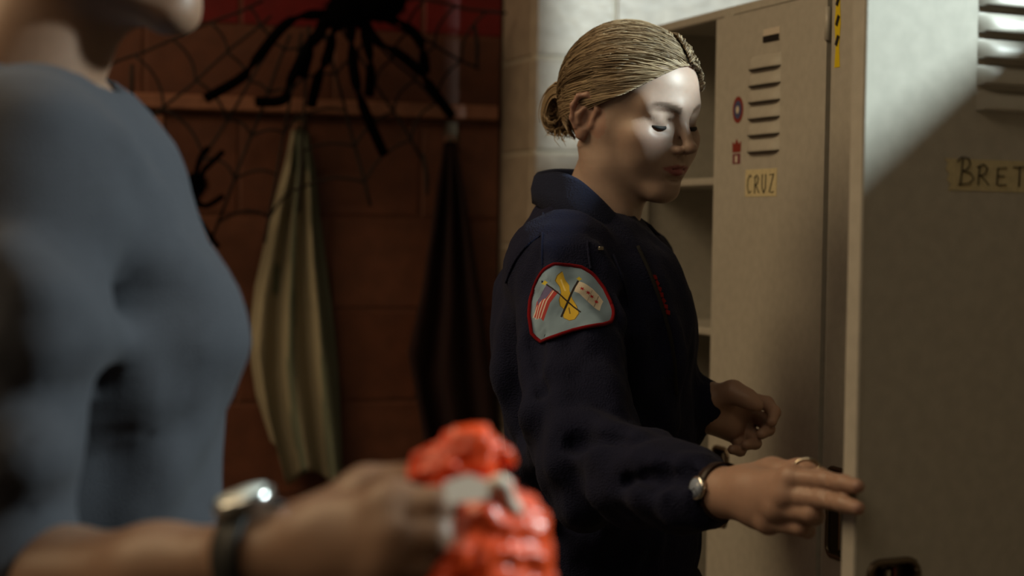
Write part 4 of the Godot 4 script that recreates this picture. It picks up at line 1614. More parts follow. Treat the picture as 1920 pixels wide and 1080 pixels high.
# a sheet laid on a field: the points of a flat outline grid are pressed onto the surface
func pressed(f: Field, c: Vector3, ux: Vector3, uy: Vector3, lift: float) -> Callable:
	var n := ux.cross(uy).normalized()
	return func(u: float, v: float) -> Vector3:
		var p := c + ux * u + uy * v + n * 0.06
		for i in 60:
			var d: float = f.at(p)
			if d < 0.0006:
				break
			p -= n * maxf(d * 0.7, 0.0006)
		return p + n * lift

func jacket_details(jacket: Node3D, f: Field, o: Vector3):
	# shoulder patch
	var c := hit(f, 1072, 560)
	var n := normal_at(f, c)
	n = (n * 0.6 + cam_t.basis.z * 0.4).normalized()
	var uy := (cam_t.basis.y - n * cam_t.basis.y.dot(n)).normalized()
	var ux := uy.cross(n).normalized()
	var press := pressed(f, c, ux, uy, 0.0022)
	var half := 0.050
	var grid := 26
	var st := SurfaceTool.new()
	st.begin(Mesh.PRIMITIVE_TRIANGLES)
	st.set_smooth_group(0)
	var outline := patch_outline()
	var pts := {}
	for j in grid + 1:
		for i in grid + 1:
			# the square grid is squeezed into the patch's outline
			var u := -1.0 + 2.0 * i / grid
			var v := -1.0 + 2.0 * j / grid
			var m := maxf(absf(u), absf(v))
			var a := atan2(v, u)
			var q := Vector2.ZERO if m < 1e-6 else patch_edge(outline, a) * m
			pts[Vector2i(i, j)] = [press.call(q.x * half, q.y * half) - o, Vector2(0.5 + q.x * 0.5 / 1.05, 0.5 - q.y * 0.5 / 1.05)]
	for j in grid:
		for i in grid:
			for q in [[0, 0], [0, 1], [1, 1], [0, 0], [1, 1], [1, 0]]:
				var e: Array = pts[Vector2i(i + q[0], j + q[1])]
				st.set_uv(e[1])
				st.add_vertex(e[0])
	st.generate_normals()
	var pm := StandardMaterial3D.new()
	pm.albedo_texture = ImageTexture.create_from_image(patch_image())
	pm.roughness = 0.85
	var patch := part("shoulder_patch", st.commit(), pm, jacket)
	patch.set_meta("label", "blue shoulder patch with crossed flags and red border")
	# its stitched border
	var rim := []
	for i in 49:
		var q := patch_edge(outline, TAU * i / 48.0) * half
		rim.append(press.call(q.x, q.y) - o + n * 0.0006)
	part("patch_border", tube_mesh(rim, fill(0.0021, rim.size()), 8), cloth_mat(Color(0.52, 0.03, 0.08), 66, 0.15, 60.0, 0.1), patch)
	# seams: yoke, sleeve head, back
	for line in [
		[[1018, 400], [1016, 440], [1015, 490], [1018, 530]],
		[[1102, 452], [1104, 480], [1108, 505]],
		[[1016, 440], [990, 458], [965, 490], [948, 530]],
		[[1150, 478], [1166, 520], [1178, 570], [1188, 640]],
	]:
		var sp := []
		for q in line:
			var h := hit(f, q[0], q[1])
			sp.append(h + cam_t.basis.z * 0.0005 - o)
		part("seam", tube_mesh(smooth_line(sp, 5), fill(0.0016, (sp.size() - 1) * 5 + 1), 6), M.navy, jacket)
	# zip along the front opening
	var zp := []
	for q in [[1196, 462], [1222, 520], [1246, 590], [1262, 660], [1268, 740]]:
		zp.append(hit(f, q[0], q[1]) + cam_t.basis.z * 0.001 - o)
	var zip := part("zip", tube_mesh(smooth_line(zp, 5), fill(0.0024, 21), 6), mat(Color(0.025, 0.025, 0.03), 0.95), jacket)
	part("zip_stop", box_mesh(Vector3(0.006, 0.005, 0.004), 0.001), M.steel, jacket, hit(f, 1126, 466) + cam_t.basis.z * 0.004 - o)
	# red chest embroidery seen edge-on
	var red := cloth_mat(Color(0.62, 0.10, 0.06), 68, 0.2, 60.0, 0.1)
	for i in 7:
		var p := hit(f, 1228 + i * 4.0, 520 + i * 11.0)
		part("chest_letter", box_mesh(Vector3(0.006, 0.006, 0.0022), 0.0008), red, jacket, p - o, Basis.looking_at(-normal_at(f, p), Vector3.UP) * Basis(Vector3.BACK, 0.6 * sin(i * 2.0)))

func patch_outline() -> Array:
	# read from the photograph, relative to its middle, half size 1
	var pts := []
	for q in [[0.50, 0.075], [0.62, 0.09], [0.74, 0.16], [0.84, 0.30], [0.90, 0.46], [0.925, 0.58], [0.90, 0.70], [0.82, 0.785], [0.68, 0.82], [0.52, 0.845], [0.40, 0.88], [0.28, 0.92], [0.20, 0.88], [0.125, 0.80], [0.10, 0.60], [0.115, 0.42], [0.16, 0.28], [0.24, 0.17], [0.35, 0.10]]:
		pts.append(Vector2((q[0] - 0.51) / 0.43, (0.5 - q[1]) / 0.43))
	return pts

func patch_edge(outline: Array, a: float) -> Vector2:
	var d := Vector2(cos(a), sin(a))
	for i in outline.size():
		var p: Vector2 = outline[i]
		var q: Vector2 = outline[(i + 1) % outline.size()]
		var e := q - p
		var den := d.cross(e)
		if absf(den) < 1e-9:
			continue
		var t := p.cross(e) / den
		var s := p.cross(d) / den
		if t > 0.0 and s >= -1e-6 and s <= 1.000001:
			return d * t
	return d

func patch_image() -> Image:
	# the embroidery: crossed flags over a yellow hose on pale blue (positions read from the photograph)
	var N := 320
	var im := Image.create(N, N, false, Image.FORMAT_RGB8)
	im.fill(Color(0.50, 0.60, 0.69))
	var to := func(x: float, y: float) -> Vector2:      # patch picture 0..1 to texture pixels
		return Vector2((0.5 + (x - 0.51) / 0.43 * 0.5 / 1.05) * N, (0.5 + (y - 0.5) / 0.43 * 0.5 / 1.05) * N)
	var poly := func(pts: Array, c: Color):
		var g := PackedVector2Array()
		var lo := Vector2(1e4, 1e4)
		var hi := Vector2.ZERO
		for p in pts:
			var q: Vector2 = to.call(p[0], p[1])
			g.append(q)
			lo = lo.min(q)
			hi = hi.max(q)
		for y in range(maxi(int(lo.y), 0), mini(int(hi.y) + 1, N - 1) + 1):
			for x in range(maxi(int(lo.x), 0), mini(int(hi.x) + 1, N - 1) + 1):
				if Geometry2D.is_point_in_polygon(Vector2(x + 0.5, y + 0.5), g):
					im.set_pixel(x, y, c)
	var line := func(a: Array, b: Array, w: float, c: Color):
		var d := Vector2(b[0] - a[0], b[1] - a[1]).normalized() * w
		poly.call([[a[0] - d.y, a[1] + d.x], [b[0] - d.y, b[1] + d.x], [b[0] + d.y, b[1] - d.x], [a[0] + d.y, a[1] - d.x]], c)
	var yellow := Color(0.80, 0.68, 0.20)
	var dark := Color(0.12, 0.09, 0.08)
	# hose
	var hose := [[0.43, 0.18], [0.38, 0.24], [0.36, 0.30], [0.40, 0.37], [0.41, 0.44], [0.39, 0.52], [0.40, 0.58], [0.44, 0.62], [0.42, 0.66], [0.43, 0.71], [0.48, 0.74], [0.53, 0.73], [0.57, 0.67], [0.55, 0.58], [0.51, 0.50], [0.49, 0.42], [0.49, 0.34], [0.45, 0.27], [0.44, 0.22]]
	var fat := []
	for q in hose:
		fat.append([0.47 + (q[0] - 0.47) * 1.08, 0.46 + (q[1] - 0.46) * 1.02])
	poly.call(fat, Color(0.45, 0.38, 0.15))
	poly.call(hose, yellow)
	line.call([0.41, 0.28], [0.45, 0.42], 0.008, Color(0.88, 0.80, 0.5))
	line.call([0.48, 0.60], [0.49, 0.67], 0.006, Color(0.45, 0.38, 0.15))
	# striped flag
	poly.call([[0.27, 0.34], [0.385, 0.43], [0.30, 0.55], [0.235, 0.73], [0.15, 0.62], [0.18, 0.46]], Color(0.66, 0.22, 0.22))
	for i in 4:
		var s := 0.018 + i * 0.026
		line.call([0.36 - s * 0.9, 0.41 + s * 0.1 - 0.01], [0.285 - s, 0.53 - s * 0.25], 0.006, Color(0.80, 0.75, 0.72))
		line.call([0.285 - s, 0.53 - s * 0.25], [0.225 - s * 0.85, 0.71 - s * 0.8], 0.006, Color(0.80, 0.75, 0.72))
	poly.call([[0.27, 0.34], [0.335, 0.39], [0.26, 0.50], [0.185, 0.50], [0.19, 0.44]], Color(0.36, 0.34, 0.50))
	# white flag with four red stars
	poly.call([[0.58, 0.265], [0.64, 0.285], [0.72, 0.335], [0.78, 0.40], [0.825, 0.47], [0.80, 0.53], [0.78, 0.605], [0.74, 0.59], [0.66, 0.52], [0.58, 0.44], [0.535, 0.425]], Color(0.86, 0.83, 0.77))
	line.call([0.78, 0.42], [0.725, 0.57], 0.004, Color(0.55, 0.50, 0.45))
	line.call([0.72, 0.36], [0.66, 0.52], 0.003, Color(0.70, 0.66, 0.6))
	for q in [[0.615, 0.375], [0.675, 0.41], [0.71, 0.445], [0.755, 0.495]]:
		var star := []
		for k in 12:
			var r := 0.028 if k % 2 == 0 else 0.011
			star.append([q[0] + cos(TAU * k / 12.0 + 0.3) * r, q[1] + sin(TAU * k / 12.0 + 0.3) * r])
		poly.call(star, Color(0.72, 0.08, 0.10))
	# poles and finials
	line.call([0.27, 0.33], [0.59, 0.66], 0.007, dark)
	line.call([0.585, 0.26], [0.405, 0.70], 0.010, dark)
	for q in [[0.255, 0.31], [0.595, 0.235]]:
		var bl := []
		for k in 8:
			bl.append([q[0] + cos(TAU * k / 8.0) * (0.030 if k % 2 == 0 else 0.018), q[1] + sin(TAU * k / 8.0) * (0.030 if k % 2 == 0 else 0.018)])
		poly.call(bl, Color(0.78, 0.72, 0.22))
	return im

func trousers(root: Node3D, o: Vector3, fw: Vector3, sd: Vector3):
	var f := Field.new()
	var hip := P(1148, 1010, 2.30)
	hip.y = 0.95
	for s in [-1.0, 1.0]:
		var h: Vector3 = hip + sd * 0.085 * s
		var knee: Vector3 = Vector3(h.x, 0.50, h.z) + fw * 0.02 + sd * 0.01 * s
		var foot: Vector3 = Vector3(h.x, 0.05, h.z) - fw * 0.02 + sd * 0.02 * s
		f.chain([h, knee, foot], [0.092, 0.068, 0.055], 0.03)
	f.egg(hip + Vector3(0, 0.02, 0), Vector3(0.12, 0.12, 0.165), 0.04, 0, Basis(fw, Vector3.UP, sd))
	var net := Net.new()
	net.add(f, box_lo(f, 0.02), box_hi(f, 0.02), 0.014)
	for i in net.v.size():
		net.v[i] -= o
	part("trousers", net.mesh(), cloth_mat(Color(0.05, 0.055, 0.08), 64), root)
	for s in [-1.0, 1.0]:
		var b := Field.new()
		var h: Vector3 = Vector3(hip.x, 0, hip.z) + sd * 0.105 * s - fw * 0.02
		b.cap(h + Vector3(0, 0.15, 0), h + Vector3(0, 0.055, 0), 0.052, 0.05, 0.02)
		b.cap(h + Vector3(0, 0.045, 0) - fw * 0.03, h + Vector3(0, 0.04, 0) + fw * 0.15, 0.042, 0.036, 0.03)
		b.plane(Vector3(0, 0.002, 0), Vector3(0, -1, 0), 0.004)
		var bn := Net.new()
		bn.add(b, box_lo(b, 0.01), box_hi(b, 0.01), 0.009)
		for i in bn.v.size():
			bn.v[i] -= o
		part("boot", bn.mesh(), mat(Color(0.03, 0.03, 0.03), 0.4), root)

# ------------------------------------------------------------------ hands
func finger(f: Field, j: Array, r: Array, k := 0.006):
	f.chain(j, r, k)

func hand_right(f: Field):
	var w := P(1350, 922, 1.7687)
	f.cap(P(1306, 918, 1.8074), w, 0.0225, 0.0200, 0.015)
	var mi := P(1486, 895, 1.6662)
	var mm := P(1476, 928, 1.6673)
	var mr := P(1461, 954, 1.6789)
	var ml := P(1442, 979, 1.6979)
	f.cap(w, mi, 0.0145, 0.0105, 0.018)
	f.cap(w, mm, 0.0145, 0.0110, 0.018)
	f.cap(w, mr, 0.0145, 0.0105, 0.018)
	f.cap(w, ml, 0.0135, 0.0095, 0.018)
	f.cap(P(1410, 915, 1.7263), P(1430, 950, 1.7172), 0.0145, 0.0145, 0.02)
	for m in [mi, mm, mr, ml]:
		f.ball(m - cam_t.basis.z * -0.002, 0.0108, 0.008)
	finger(f, [mi, P(1546, 900, 1.6338), P(1582, 906, 1.6100), P(1608, 912, 1.5912)], [0.0098, 0.0083, 0.0074, 0.0064], 0.004)
	finger(f, [mm, P(1544, 936, 1.6320), P(1582, 945, 1.6060), P(1609, 953, 1.5891)], [0.0100, 0.0084, 0.0075, 0.0065], 0.004)
	finger(f, [mr, P(1524, 963, 1.6442), P(1529, 968, 1.6656), P(1500, 970, 1.6867)], [0.0098, 0.0085, 0.0078, 0.0068], 0.004)
	finger(f, [ml, P(1502, 989, 1.6645), P(1514, 995, 1.6812), P(1488, 992, 1.7020)], [0.0089, 0.0076, 0.0070, 0.0062], 0.004)
	# thumb, mostly behind the hand
	finger(f, [P(1392, 902, 1.7462), P(1448, 884, 1.7322), P(1500, 884, 1.7027), P(1538, 892, 1.6757)], [0.0145, 0.0115, 0.0100, 0.0085], 0.012)
	# cords on the back of the hand
	for m in [mi, mm, mr]:
		f.cap(w.lerp(m, 0.35) + cam_t.basis.z * 0.0155, m + cam_t.basis.z * 0.0085, 0.0020, 0.0026, 0.008)
	# creases between knuckles and at the wrist
	for q in [[[1545, 892], [1548, 905]], [[1543, 925], [1546, 940]]]:
		var p0 := hit(f, q[0][0], q[0][1])
		var p1 := hit(f, q[1][0], q[1][1])
		f.cap(p0, p1, 0.0012, 0.0012, 0.003, 1)

func hand_left(f: Field):
	var w := P(1316, 760, 2.332)
	f.cap(P(1285, 764, 2.365), w, 0.027, 0.0255, 0.02)
	var mi := P(1404, 748, 2.350)
	var mm := P(1404, 772, 2.358)
	var mr := P(1396, 796, 2.354)
	var ml := P(1380, 815, 2.345)
	for m in [mi, mm, mr, ml]:
		f.cap(w, m, 0.020, 0.0105, 0.02)
	f.cap(P(1340, 785, 2.325), P(1372, 806, 2.330), 0.015, 0.011, 0.018)     # heel of the hand
	f.egg(P(1372, 772, 2.300), Vector3(0.020, 0.016, 0.012), 0.012, 1, cam_t.basis)      # hollow of the palm
	finger(f, [mi, P(1438, 756, 2.338), P(1452, 773, 2.320), P(1447, 791, 2.306)], [0.0098, 0.0088, 0.0080, 0.0070], 0.004)
	finger(f, [mm, P(1431, 789, 2.336), P(1441, 805, 2.318), P(1428, 814, 2.304)], [0.0098, 0.0088, 0.0080, 0.0070], 0.004)
	finger(f, [mr, P(1411, 817, 2.334), P(1416, 831, 2.316), P(1399, 834, 2.304)], [0.0096, 0.0086, 0.0078, 0.0068], 0.004)
	finger(f, [ml, P(1386, 832, 2.330), P(1388, 845, 2.314), P(1373, 843, 2.304)], [0.0088, 0.0078, 0.0072, 0.0063], 0.004)
	finger(f, [P(1338, 748, 2.322), P(1374, 735, 2.306), P(1402, 748, 2.296), P(1420, 760, 2.290)], [0.0165, 0.0125, 0.0098, 0.0080], 0.014)

func watch_on_wrist(strap_c: Color):
	var c := P(1352, 921, 1.768)
	var ax := (P(1350, 922, 1.778) - P(1306, 918, 1.812)).normalized()
	var n := (cam_t.basis.z * 0.98 + cam_t.basis.x * -0.05 + cam_t.basis.y * 0.12).normalized()
	n = (n - ax * n.dot(ax)).normalized()
	var s := ax.cross(n).normalized()
	var at := c + n * 0.0265
	var t := thing("wristwatch", "small silver wristwatch with brown leather strap below a navy cuff", "watch", at)
	var strap := mat(strap_c, 0.5, 0.0, 0.15, 30.0)
	var st := SurfaceTool.new()
	st.begin(Mesh.PRIMITIVE_TRIANGLES)
	var loop := []
	for i in 34:
		var a := TAU * i / 32.0
		loop.append(c + n * cos(a) * 0.0262 + s * sin(a) * 0.0268 - at)
	add_band(st, loop, ax, 0.0062, 0.0014)
	st.generate_normals()
	part("strap", st.commit(), strap, t)
	var cy := n * 0.0035
	part("case", tube_mesh([-n * 0.001, n * 0.0005, n * 0.0035, n * 0.0045], [0.0105, 0.0118, 0.0118, 0.0108], 28), mat(Color(0.75, 0.74, 0.72), 0.22, 0.95), t)
	part("dial", tube_mesh([n * 0.0042, n * 0.0047], [0.0094, 0.0094], 28), mat(Color(0.55, 0.60, 0.68), 0.25), t)
	for h in [[0.9, 0.0062], [2.6, 0.0048]]:
		part("watch_hand", tube_mesh([n * 0.0049, n * 0.0049 + (ax * cos(h[0]) + s * sin(h[0])) * h[1]], [0.0004, 0.0003], 5), M.ink, t)
	part("crown", tube_mesh([ax * 0.0115 + n * 0.002, ax * 0.0138 + n * 0.002], [0.0013, 0.0013], 8), M.steel, t)

# a flat band along a loop: width across, thin outwards
func add_band(st: SurfaceTool, loop: Array, across: Vector3, half_w: float, th: float):
	var mid := Vector3.ZERO
	for p in loop:
		mid += p / loop.size()
	st.set_smooth_group(0)
	var rows := []
	for p in loop:
		var out: Vector3 = (p - mid - across * (p - mid).dot(across)).normalized()
		rows.append([p - across * half_w, p - across * half_w + out * th, p + across * half_w + out * th, p + across * half_w, p - across * half_w])
	for i in loop.size() - 1:
		for j in 4:
			for q in [[0, 0], [0, 1], [1, 1], [0, 0], [1, 1], [1, 0]]:
				st.add_vertex(rows[i + q[0]][j + q[1]])

func key_ring():
	var c := P(1513, 878, 1.678)
	var t := thing("metal_ring", "polished silver ring held between the thumb and first finger", "ring", c)
	var loop := []
	for i in 34:
		var a := TAU * i / 32.0
		loop.append(V(1, 0, 0.25).normalized() * cos(a) * 0.0112 + V(0, 1, 0) * sin(a) * 0.0085)
	part("hoop", tube_mesh(loop, fill(0.0019, 34), 8), mat(Color(0.8, 0.76, 0.68), 0.2, 1.0), t)

# ------------------------------------------------------------------ the woman in the grey sweater
func build_sweater_woman():
	var D := 1.385
	var base_at := P(150, 600, D)
	var root := thing("person", "woman in a grey sweater with pushed-up sleeves holding an orange bag", "person", Vector3(base_at.x, 0, base_at.z))
	var o := root.position
	var fw := V(0.985, 0, 0.17)
	var sd := V(-0.17, 0, 0.985)
	var up := Vector3.UP
	var tb := Basis(fw, up, sd)
	# ---- skin: head, neck, forearms, hands
	var ht := head_place(178, -158, D, deg_to_rad(14.0), deg_to_rad(2.0), 0.0, 0.97)
	var hf := head_field()
	var inv := ht.affine_inverse()
	var neck_low := inv * P(50, 190, D)
	hf.cap(Vector3(0, -0.045, -0.012), neck_low, 0.050, 0.056, 0.03)
	var net := Net.new()
	add_head(net, hf, ht, 0.005, neck_low.y - 0.01)
	var local := head_local.duplicate()
	var hand := Field.new()
	holding_hand(hand)
	net.add(hand, box_lo(hand, 0.012), box_hi(hand, 0.012), 0.004)
	var hand2 := Field.new()
	other_hand(hand2)
	net.add(hand2, box_lo(hand2, 0.012), box_hi(hand2, 0.012), 0.005)
	var bf := Field.new()
	sweater_shapes(bf, tb, -0.02)
	net.add(bf, box_lo(bf, 0.03), box_hi(bf, 0.03), 0.018)
	var skin_c := Color(0.215, 0.122, 0.082)
	var cols := PackedColorArray()
	cols.resize(net.v.size())
	for i in net.v.size():
		cols[i] = skin_tint(local[i], skin_c, Color(0.30, 0.10, 0.10), Color(0.05, 0.035, 0.03)) if local.has(i) else skin_c
		net.v[i] -= o
	part("body", mesh_with(net, cols), M.skin, root)
	# ---- hair, out of the frame: dark, tied back
	var hair_m := mat(Color(0.12, 0.075, 0.05), 0.5, 0.0, 0.3, 20.0)
	var hn := Net.new()
	hn.add(hair_field(), Vector3(-0.1, -0.06, -0.13), Vector3(0.1, 0.15, 0.12), 0.006)
	part("hair", hn.mesh(), hair_m, root).transform = Transform3D(ht.basis, ht.origin - o)
	# ---- sweater
	var wool := cloth_mat(Color(0.245, 0.25, 0.275), 71, 0.12, 18.0, 0.1)
	var sf := Field.new()
	sweater_shapes(sf, tb, 0.0)
	var plain := Field.new()
	plain.shapes = sf.shapes.duplicate()
	for q in [
		[[[215, 400], [250, 470], [330, 520], [420, 560]], 0.012, 0.04, 0],
		[[[190, 640], [270, 650], [360, 640], [440, 650]], 0.012, 0.04, 0],
		[[[180, 760], [260, 740], [330, 745]], 0.012, 0.04, 0],
		[[[250, 960], [290, 880], [350, 820]], 0.012, 0.04, 0],
		[[[10, 480], [80, 560], [165, 610]], 0.010, 0.03, 0],
		[[[5, 640], [70, 655], [150, 650]], 0.010, 0.03, 0],
		[[[10, 880], [60, 860], [110, 870]], 0.010, 0.03, 0],
		[[[230, 300], [250, 380], [240, 460]], 0.008, 0.05, 0],
		
	]:
		var n := Field.new()
		n.shapes = plain.shapes.duplicate()
		fold(n, q[0], q[1], q[2], q[3], 0.45)
		for s in n.shapes.slice(plain.shapes.size()):
			sf.shapes.append(s)
	sf.nz = noise
	sf.nz_amp = 0.003
	sf.nz_scale = Vector3(12, 9, 12)
	var nc := P(60, 100, D)
	sf.cap(nc, nc + up * 0.2, 0.066, 0.07, 0.01, 1)
	var sn := Net.new()
	sn.add(sf, box_lo(sf, 0.02), box_hi(sf, 0.02), 0.011)
	for i in sn.v.size():
		sn.v[i] -= o
	var sw := part("sweater", sn.mesh(), wool, root)
	sw.set_meta("label", "soft grey knit sweater")
	# neckband and cuff
	var nb := []
	for i in 34:
		var a := TAU * i / 32.0
		nb.append(P(58, 150, D) + fw * cos(a) * 0.066 + sd * sin(a) * 0.062 - up * (0.018 * cos(a)) - o)
	part("neckband", tube_mesh(nb, fill(0.006, 34), 8), wool, sw)
	# ---- trousers and shoes
	var f := Field.new()
	var hip := P(150, 1000, D)
	hip.y = 0.98
	for s in [-1.0, 1.0]:
		var h: Vector3 = hip + sd * 0.085 * s
		f.chain([h, Vector3(h.x, 0.5, h.z) + fw * 0.02, Vector3(h.x, 0.05, h.z) - fw * 0.02], [0.092, 0.066, 0.052], 0.03)
	f.egg(hip + Vector3(0, 0.03, 0), Vector3(0.115, 0.12, 0.155), 0.04, 0, tb)
	var tn := Net.new()
	tn.add(f, box_lo(f, 0.02), box_hi(f, 0.02), 0.016)
	for i in tn.v.size():
		tn.v[i] -= o
	part("trousers", tn.mesh(), cloth_mat(Color(0.07, 0.075, 0.10), 72), root)
	for s in [-1.0, 1.0]:
		var b := Field.new()
		var h: Vector3 = Vector3(hip.x, 0, hip.z) + sd * 0.085 * s - fw * 0.02
		b.cap(h + Vector3(0, 0.12, 0), h + Vector3(0, 0.05, 0), 0.05, 0.047, 0.02)
		b.cap(h + Vector3(0, 0.042, 0) - fw * 0.03, h + Vector3(0, 0.036, 0) + fw * 0.14, 0.04, 0.034, 0.03)
		b.plane(Vector3(0, 0.002, 0), Vector3(0, -1, 0), 0.004)
		var bn := Net.new()
		bn.add(b, box_lo(b, 0.01), box_hi(b, 0.01), 0.01)
		for i in bn.v.size():
			bn.v[i] -= o
		part("shoe", bn.mesh(), mat(Color(0.04, 0.035, 0.03), 0.45), root)
	sport_watch()
	orange_bag()

func sweater_shapes(f: Field, tb: Basis, g: float):
	f.egg(P(78, 490, 1.40), Vector3(0.105 + g, 0.145, 0.145 + g), 0.03, 0, tb)
	f.egg(P(300, 622, 1.355), Vector3(0.062 + g, 0.066, 0.062 + g), 0.055, 0, tb)      # bust, near side
	f.egg(P(290, 628, 1.51), Vector3(0.060 + g, 0.064, 0.060 + g), 0.055, 0, tb)
	f.egg(P(140, 790, 1.385), Vector3(0.100 + g, 0.19, 0.150 + g), 0.06, 0, tb)
	f.egg(P(145, 1060, 1.40), Vector3(0.098 + g, 0.15, 0.140 + g), 0.05, 0, tb)
	f.cap(P(45, 300, 1.28), P(60, 280, 1.53), 0.060 + g, 0.058 + g, 0.05)
	f.cap(P(50, 215, 1.40), P(80, 330, 1.40), 0.055 + g * 0.5, 0.082 + g, 0.06)
	# near arm down to the elbow, then a short pushed-up sleeve
	f.chain([P(62, 300, 1.25), P(48, 560, 1.205), P(18, 800, 1.19), P(-8, 1060, 1.185)], [0.060 + g, 0.051 + g, 0.046 + g, 0.045 + g], 0.012)
	f.chain([P(-8, 1060, 1.20), P(52, 1092, 1.18)], [0.045 + g, 0.041 + g], 0.025)
	# far arm
	f.chain([P(110, 300, 1.57), P(130, 620, 1.60), P(150, 900, 1.58)], [0.058 + g, 0.05 + g, 0.046 + g], 0.03)
	f.chain([P(150, 900, 1.58), P(270, 955, 1.52)], [0.046 + g, 0.038 + g], 0.025)

func holding_hand(f: Field):
	# bare forearm from the elbow, fist round the neck of the bag
	f.chain([P(0, 1105, 1.20), P(120, 1104, 1.165), P(300, 1084, 1.11), P(480, 1052, 1.065)], [0.036, 0.036, 0.030, 0.0225], 0.02)
	var w := P(492, 1048, 1.062)
	var mi := P(735, 948, 1.010)
	var mm := P(748, 1008, 1.000)
	var mr := P(738, 1062, 1.000)
	var ml := P(705, 1106, 1.010)
	for q in [[mi, 0.0125], [mm, 0.0125], [mr, 0.012], [ml, 0.011]]:
		f.cap(w, q[0], 0.0175, q[1], 0.02)
		f.ball(q[0], 0.0125, 0.01)
	f.cap(P(610, 1010, 1.035), P(630, 1055, 1.03), 0.019, 0.019, 0.02)
	f.chain([mi, P(820, 950, 1.000), P(850, 965, 1.020), P(835, 980, 1.038)], [0.0115, 0.0100, 0.0090, 0.0080], 0.007)
	f.chain([mm, P(815, 1010, 0.995), P(842, 1025, 1.018), P(822, 1035, 1.038)], [0.0115, 0.0100, 0.0090, 0.0080], 0.007)
	f.chain([mr, P(800, 1066, 0.998), P(822, 1080, 1.018), P(805, 1086, 1.038)], [0.0112, 0.0098, 0.0088, 0.0078], 0.007)
	f.chain([ml, P(765, 1115, 1.008), P(785, 1124, 1.026), P(770, 1128, 1.042)], [0.0100, 0.0088, 0.0080, 0.0070], 0.007)
	# thumb along the top
	f.chain([P(590, 990, 1.055), P(690, 926, 1.050), P(770, 915, 1.045), P(842, 926, 1.035)], [0.0165, 0.0140, 0.0112, 0.0092], 0.014)

func other_hand(f: Field):
	f.chain([P(230, 945, 1.54), P(330, 985, 1.49), P(395, 990, 1.455)], [0.034, 0.027, 0.022], 0.02)
	var w := P(395, 990, 1.455)
	for q in [[455, 960, 1.42], [462, 985, 1.42], [460, 1010, 1.42], [450, 1030, 1.425]]:
		var m := P(q[0], q[1], q[2])
		f.cap(w, m, 0.019, 0.0115, 0.02)
		f.chain([m, P(q[0] + 50, q[1] + 20, q[2] - 0.02), P(q[0] + 60, q[1] + 48, q[2] - 0.005), P(q[0] + 38, q[1] + 52, q[2] + 0.015)], [0.011, 0.0095, 0.0085, 0.0075], 0.007)
	f.chain([P(400, 968, 1.44), P(430, 955, 1.42), P(470, 958, 1.40)], [0.015, 0.0115, 0.0085], 0.012)

func sport_watch():
	var c := P(494, 1047, 1.062)
	var ax := (P(480, 1015, 1.065) - P(300, 1038, 1.11)).normalized()
	var n := (cam_t.basis.y * 0.86 + cam_t.basis.z * 0.45 + cam_t.basis.x * 0.25).normalized()
	n = (n - ax * n.dot(ax)).normalized()
	var s := ax.cross(n).normalized()
	var at := c + n * 0.0315
	var t := thing("wristwatch", "wristwatch with black strap and bright dial on the bare forearm", "watch", at)
	var st := SurfaceTool.new()
	st.begin(Mesh.PRIMITIVE_TRIANGLES)
	var loop := []
	for i in 34:
		var a := TAU * i / 32.0
		loop.append(c + n * cos(a) * 0.0305 + s * sin(a) * 0.0315 - at)
	add_band(st, loop, ax, 0.010, 0.0025)
	st.generate_normals()
	part("strap", st.commit(), mat(Color(0.03, 0.035, 0.035), 0.6), t)
	part("case", tube_mesh([-n * 0.001, n * 0.001, n * 0.007, n * 0.009], [0.016, 0.0185, 0.0185, 0.017], 28), mat(Color(0.72, 0.73, 0.73), 0.2, 0.95), t)
	part("dial", tube_mesh([n * 0.0088, n * 0.0096], [0.0150, 0.0150], 28), mat(Color(0.86, 0.89, 0.88), 0.12), t)

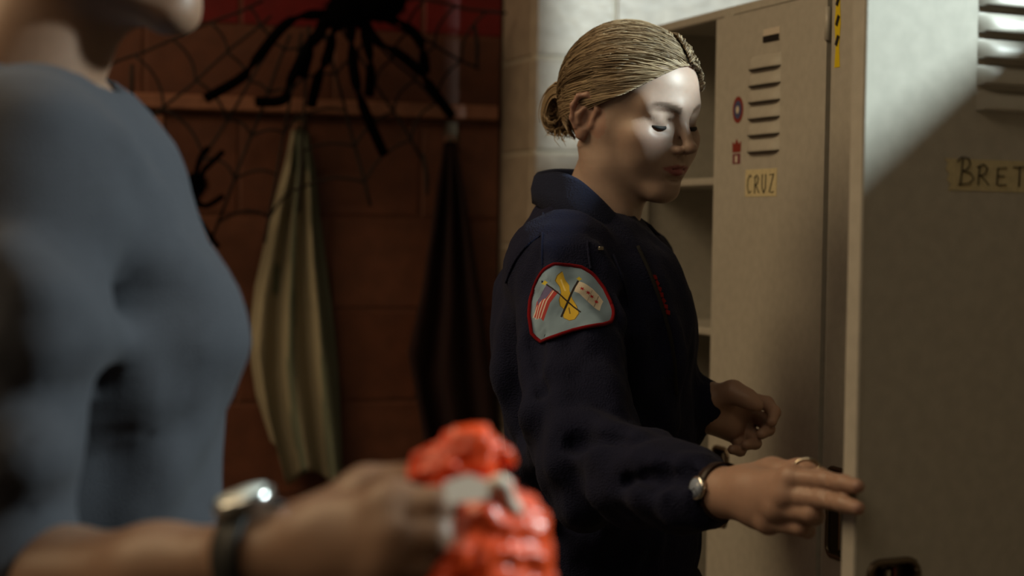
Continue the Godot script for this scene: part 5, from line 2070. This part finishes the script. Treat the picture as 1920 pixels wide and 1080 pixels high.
func orange_bag():
	var at := P(890, 1040, 1.02)
	var t := thing("orange_bag", "crinkled orange treat bag with pale tag held in a hand", "bag", at)
	var m := mat(Color(1.0, 0.33, 0.11), 0.4, 0.0, 0.25, 25.0)
	m.clearcoat_enabled = true
	m.clearcoat = 0.25
	m.clearcoat_roughness = 0.15
	var rough := FastNoiseLite.new()
	rough.seed = 5
	rough.frequency = 1.0
	rough.fractal_octaves = 2
	var low := Field.new()
	low.egg(P(900, 1035, 1.02), Vector3(0.034, 0.040, 0.026), 0.02)
	low.egg(P(880, 1100, 1.02), Vector3(0.042, 0.036, 0.03), 0.03)
	low.egg(P(955, 1000, 1.03), Vector3(0.016, 0.022, 0.016), 0.02)
	low.cap(P(850, 960, 1.03), P(880, 1000, 1.025), 0.014, 0.02, 0.02)
	low.nz = rough
	low.nz_amp = 0.007
	low.nz_scale = Vector3(60, 60, 60)
	var n := Net.new()
	n.add(low, box_lo(low, 0.012), box_hi(low, 0.012), 0.004)
	for i in n.v.size():
		n.v[i] -= at
	part("pouch", n.mesh(), m, t)
	var top := Field.new()
	top.egg(P(868, 868, 1.035), Vector3(0.021, 0.016, 0.016), 0.01)
	top.egg(P(820, 880, 1.035), Vector3(0.016, 0.010, 0.014), 0.012)
	top.egg(P(890, 845, 1.035), Vector3(0.014, 0.014, 0.014), 0.012)
	top.cap(P(850, 890, 1.035), P(850, 960, 1.03), 0.010, 0.012, 0.012)
	top.nz = rough
	top.nz_amp = 0.006
	top.nz_scale = Vector3(70, 70, 70)
	var n2 := Net.new()
	n2.add(top, box_lo(top, 0.012), box_hi(top, 0.012), 0.004)
	for i in n2.v.size():
		n2.v[i] -= at
	part("gathered_top", n2.mesh(), m, t)
	# ribbon ends and a pale tag
	var tagm := mat(Color(0.86, 0.80, 0.74), 0.5)
	part("tag", plate_mesh(PackedVector2Array([Vector2(-0.011, -0.006), Vector2(0.012, -0.008), Vector2(0.014, 0.003), Vector2(0.004, 0.008), Vector2(-0.010, 0.006)]), 0.0008), tagm, t, P(870, 918, 0.985) - at, cam_t.basis * Basis.from_euler(Vector3(-0.3, 0.2, 0.15)))
	part("ribbon", tube_mesh(smooth_line([P(905, 925, 1.0) - at, P(940, 905, 1.0) - at, P(955, 940, 1.005) - at, P(985, 985, 1.01) - at, P(995, 1030, 1.015) - at]), fill(0.0048, 25), 8), tagm, t)
	for q in [[[920, 860], [945, 850], [952, 868]], [[965, 965], [990, 950], [1002, 968]]]:
		part("ribbon_curl", tube_mesh(smooth_line([P(q[0][0], q[0][1], 1.03) - at, P(q[1][0], q[1][1], 1.03) - at, P(q[2][0], q[2][1], 1.035) - at]), fill(0.005, 13), 8), m, t)
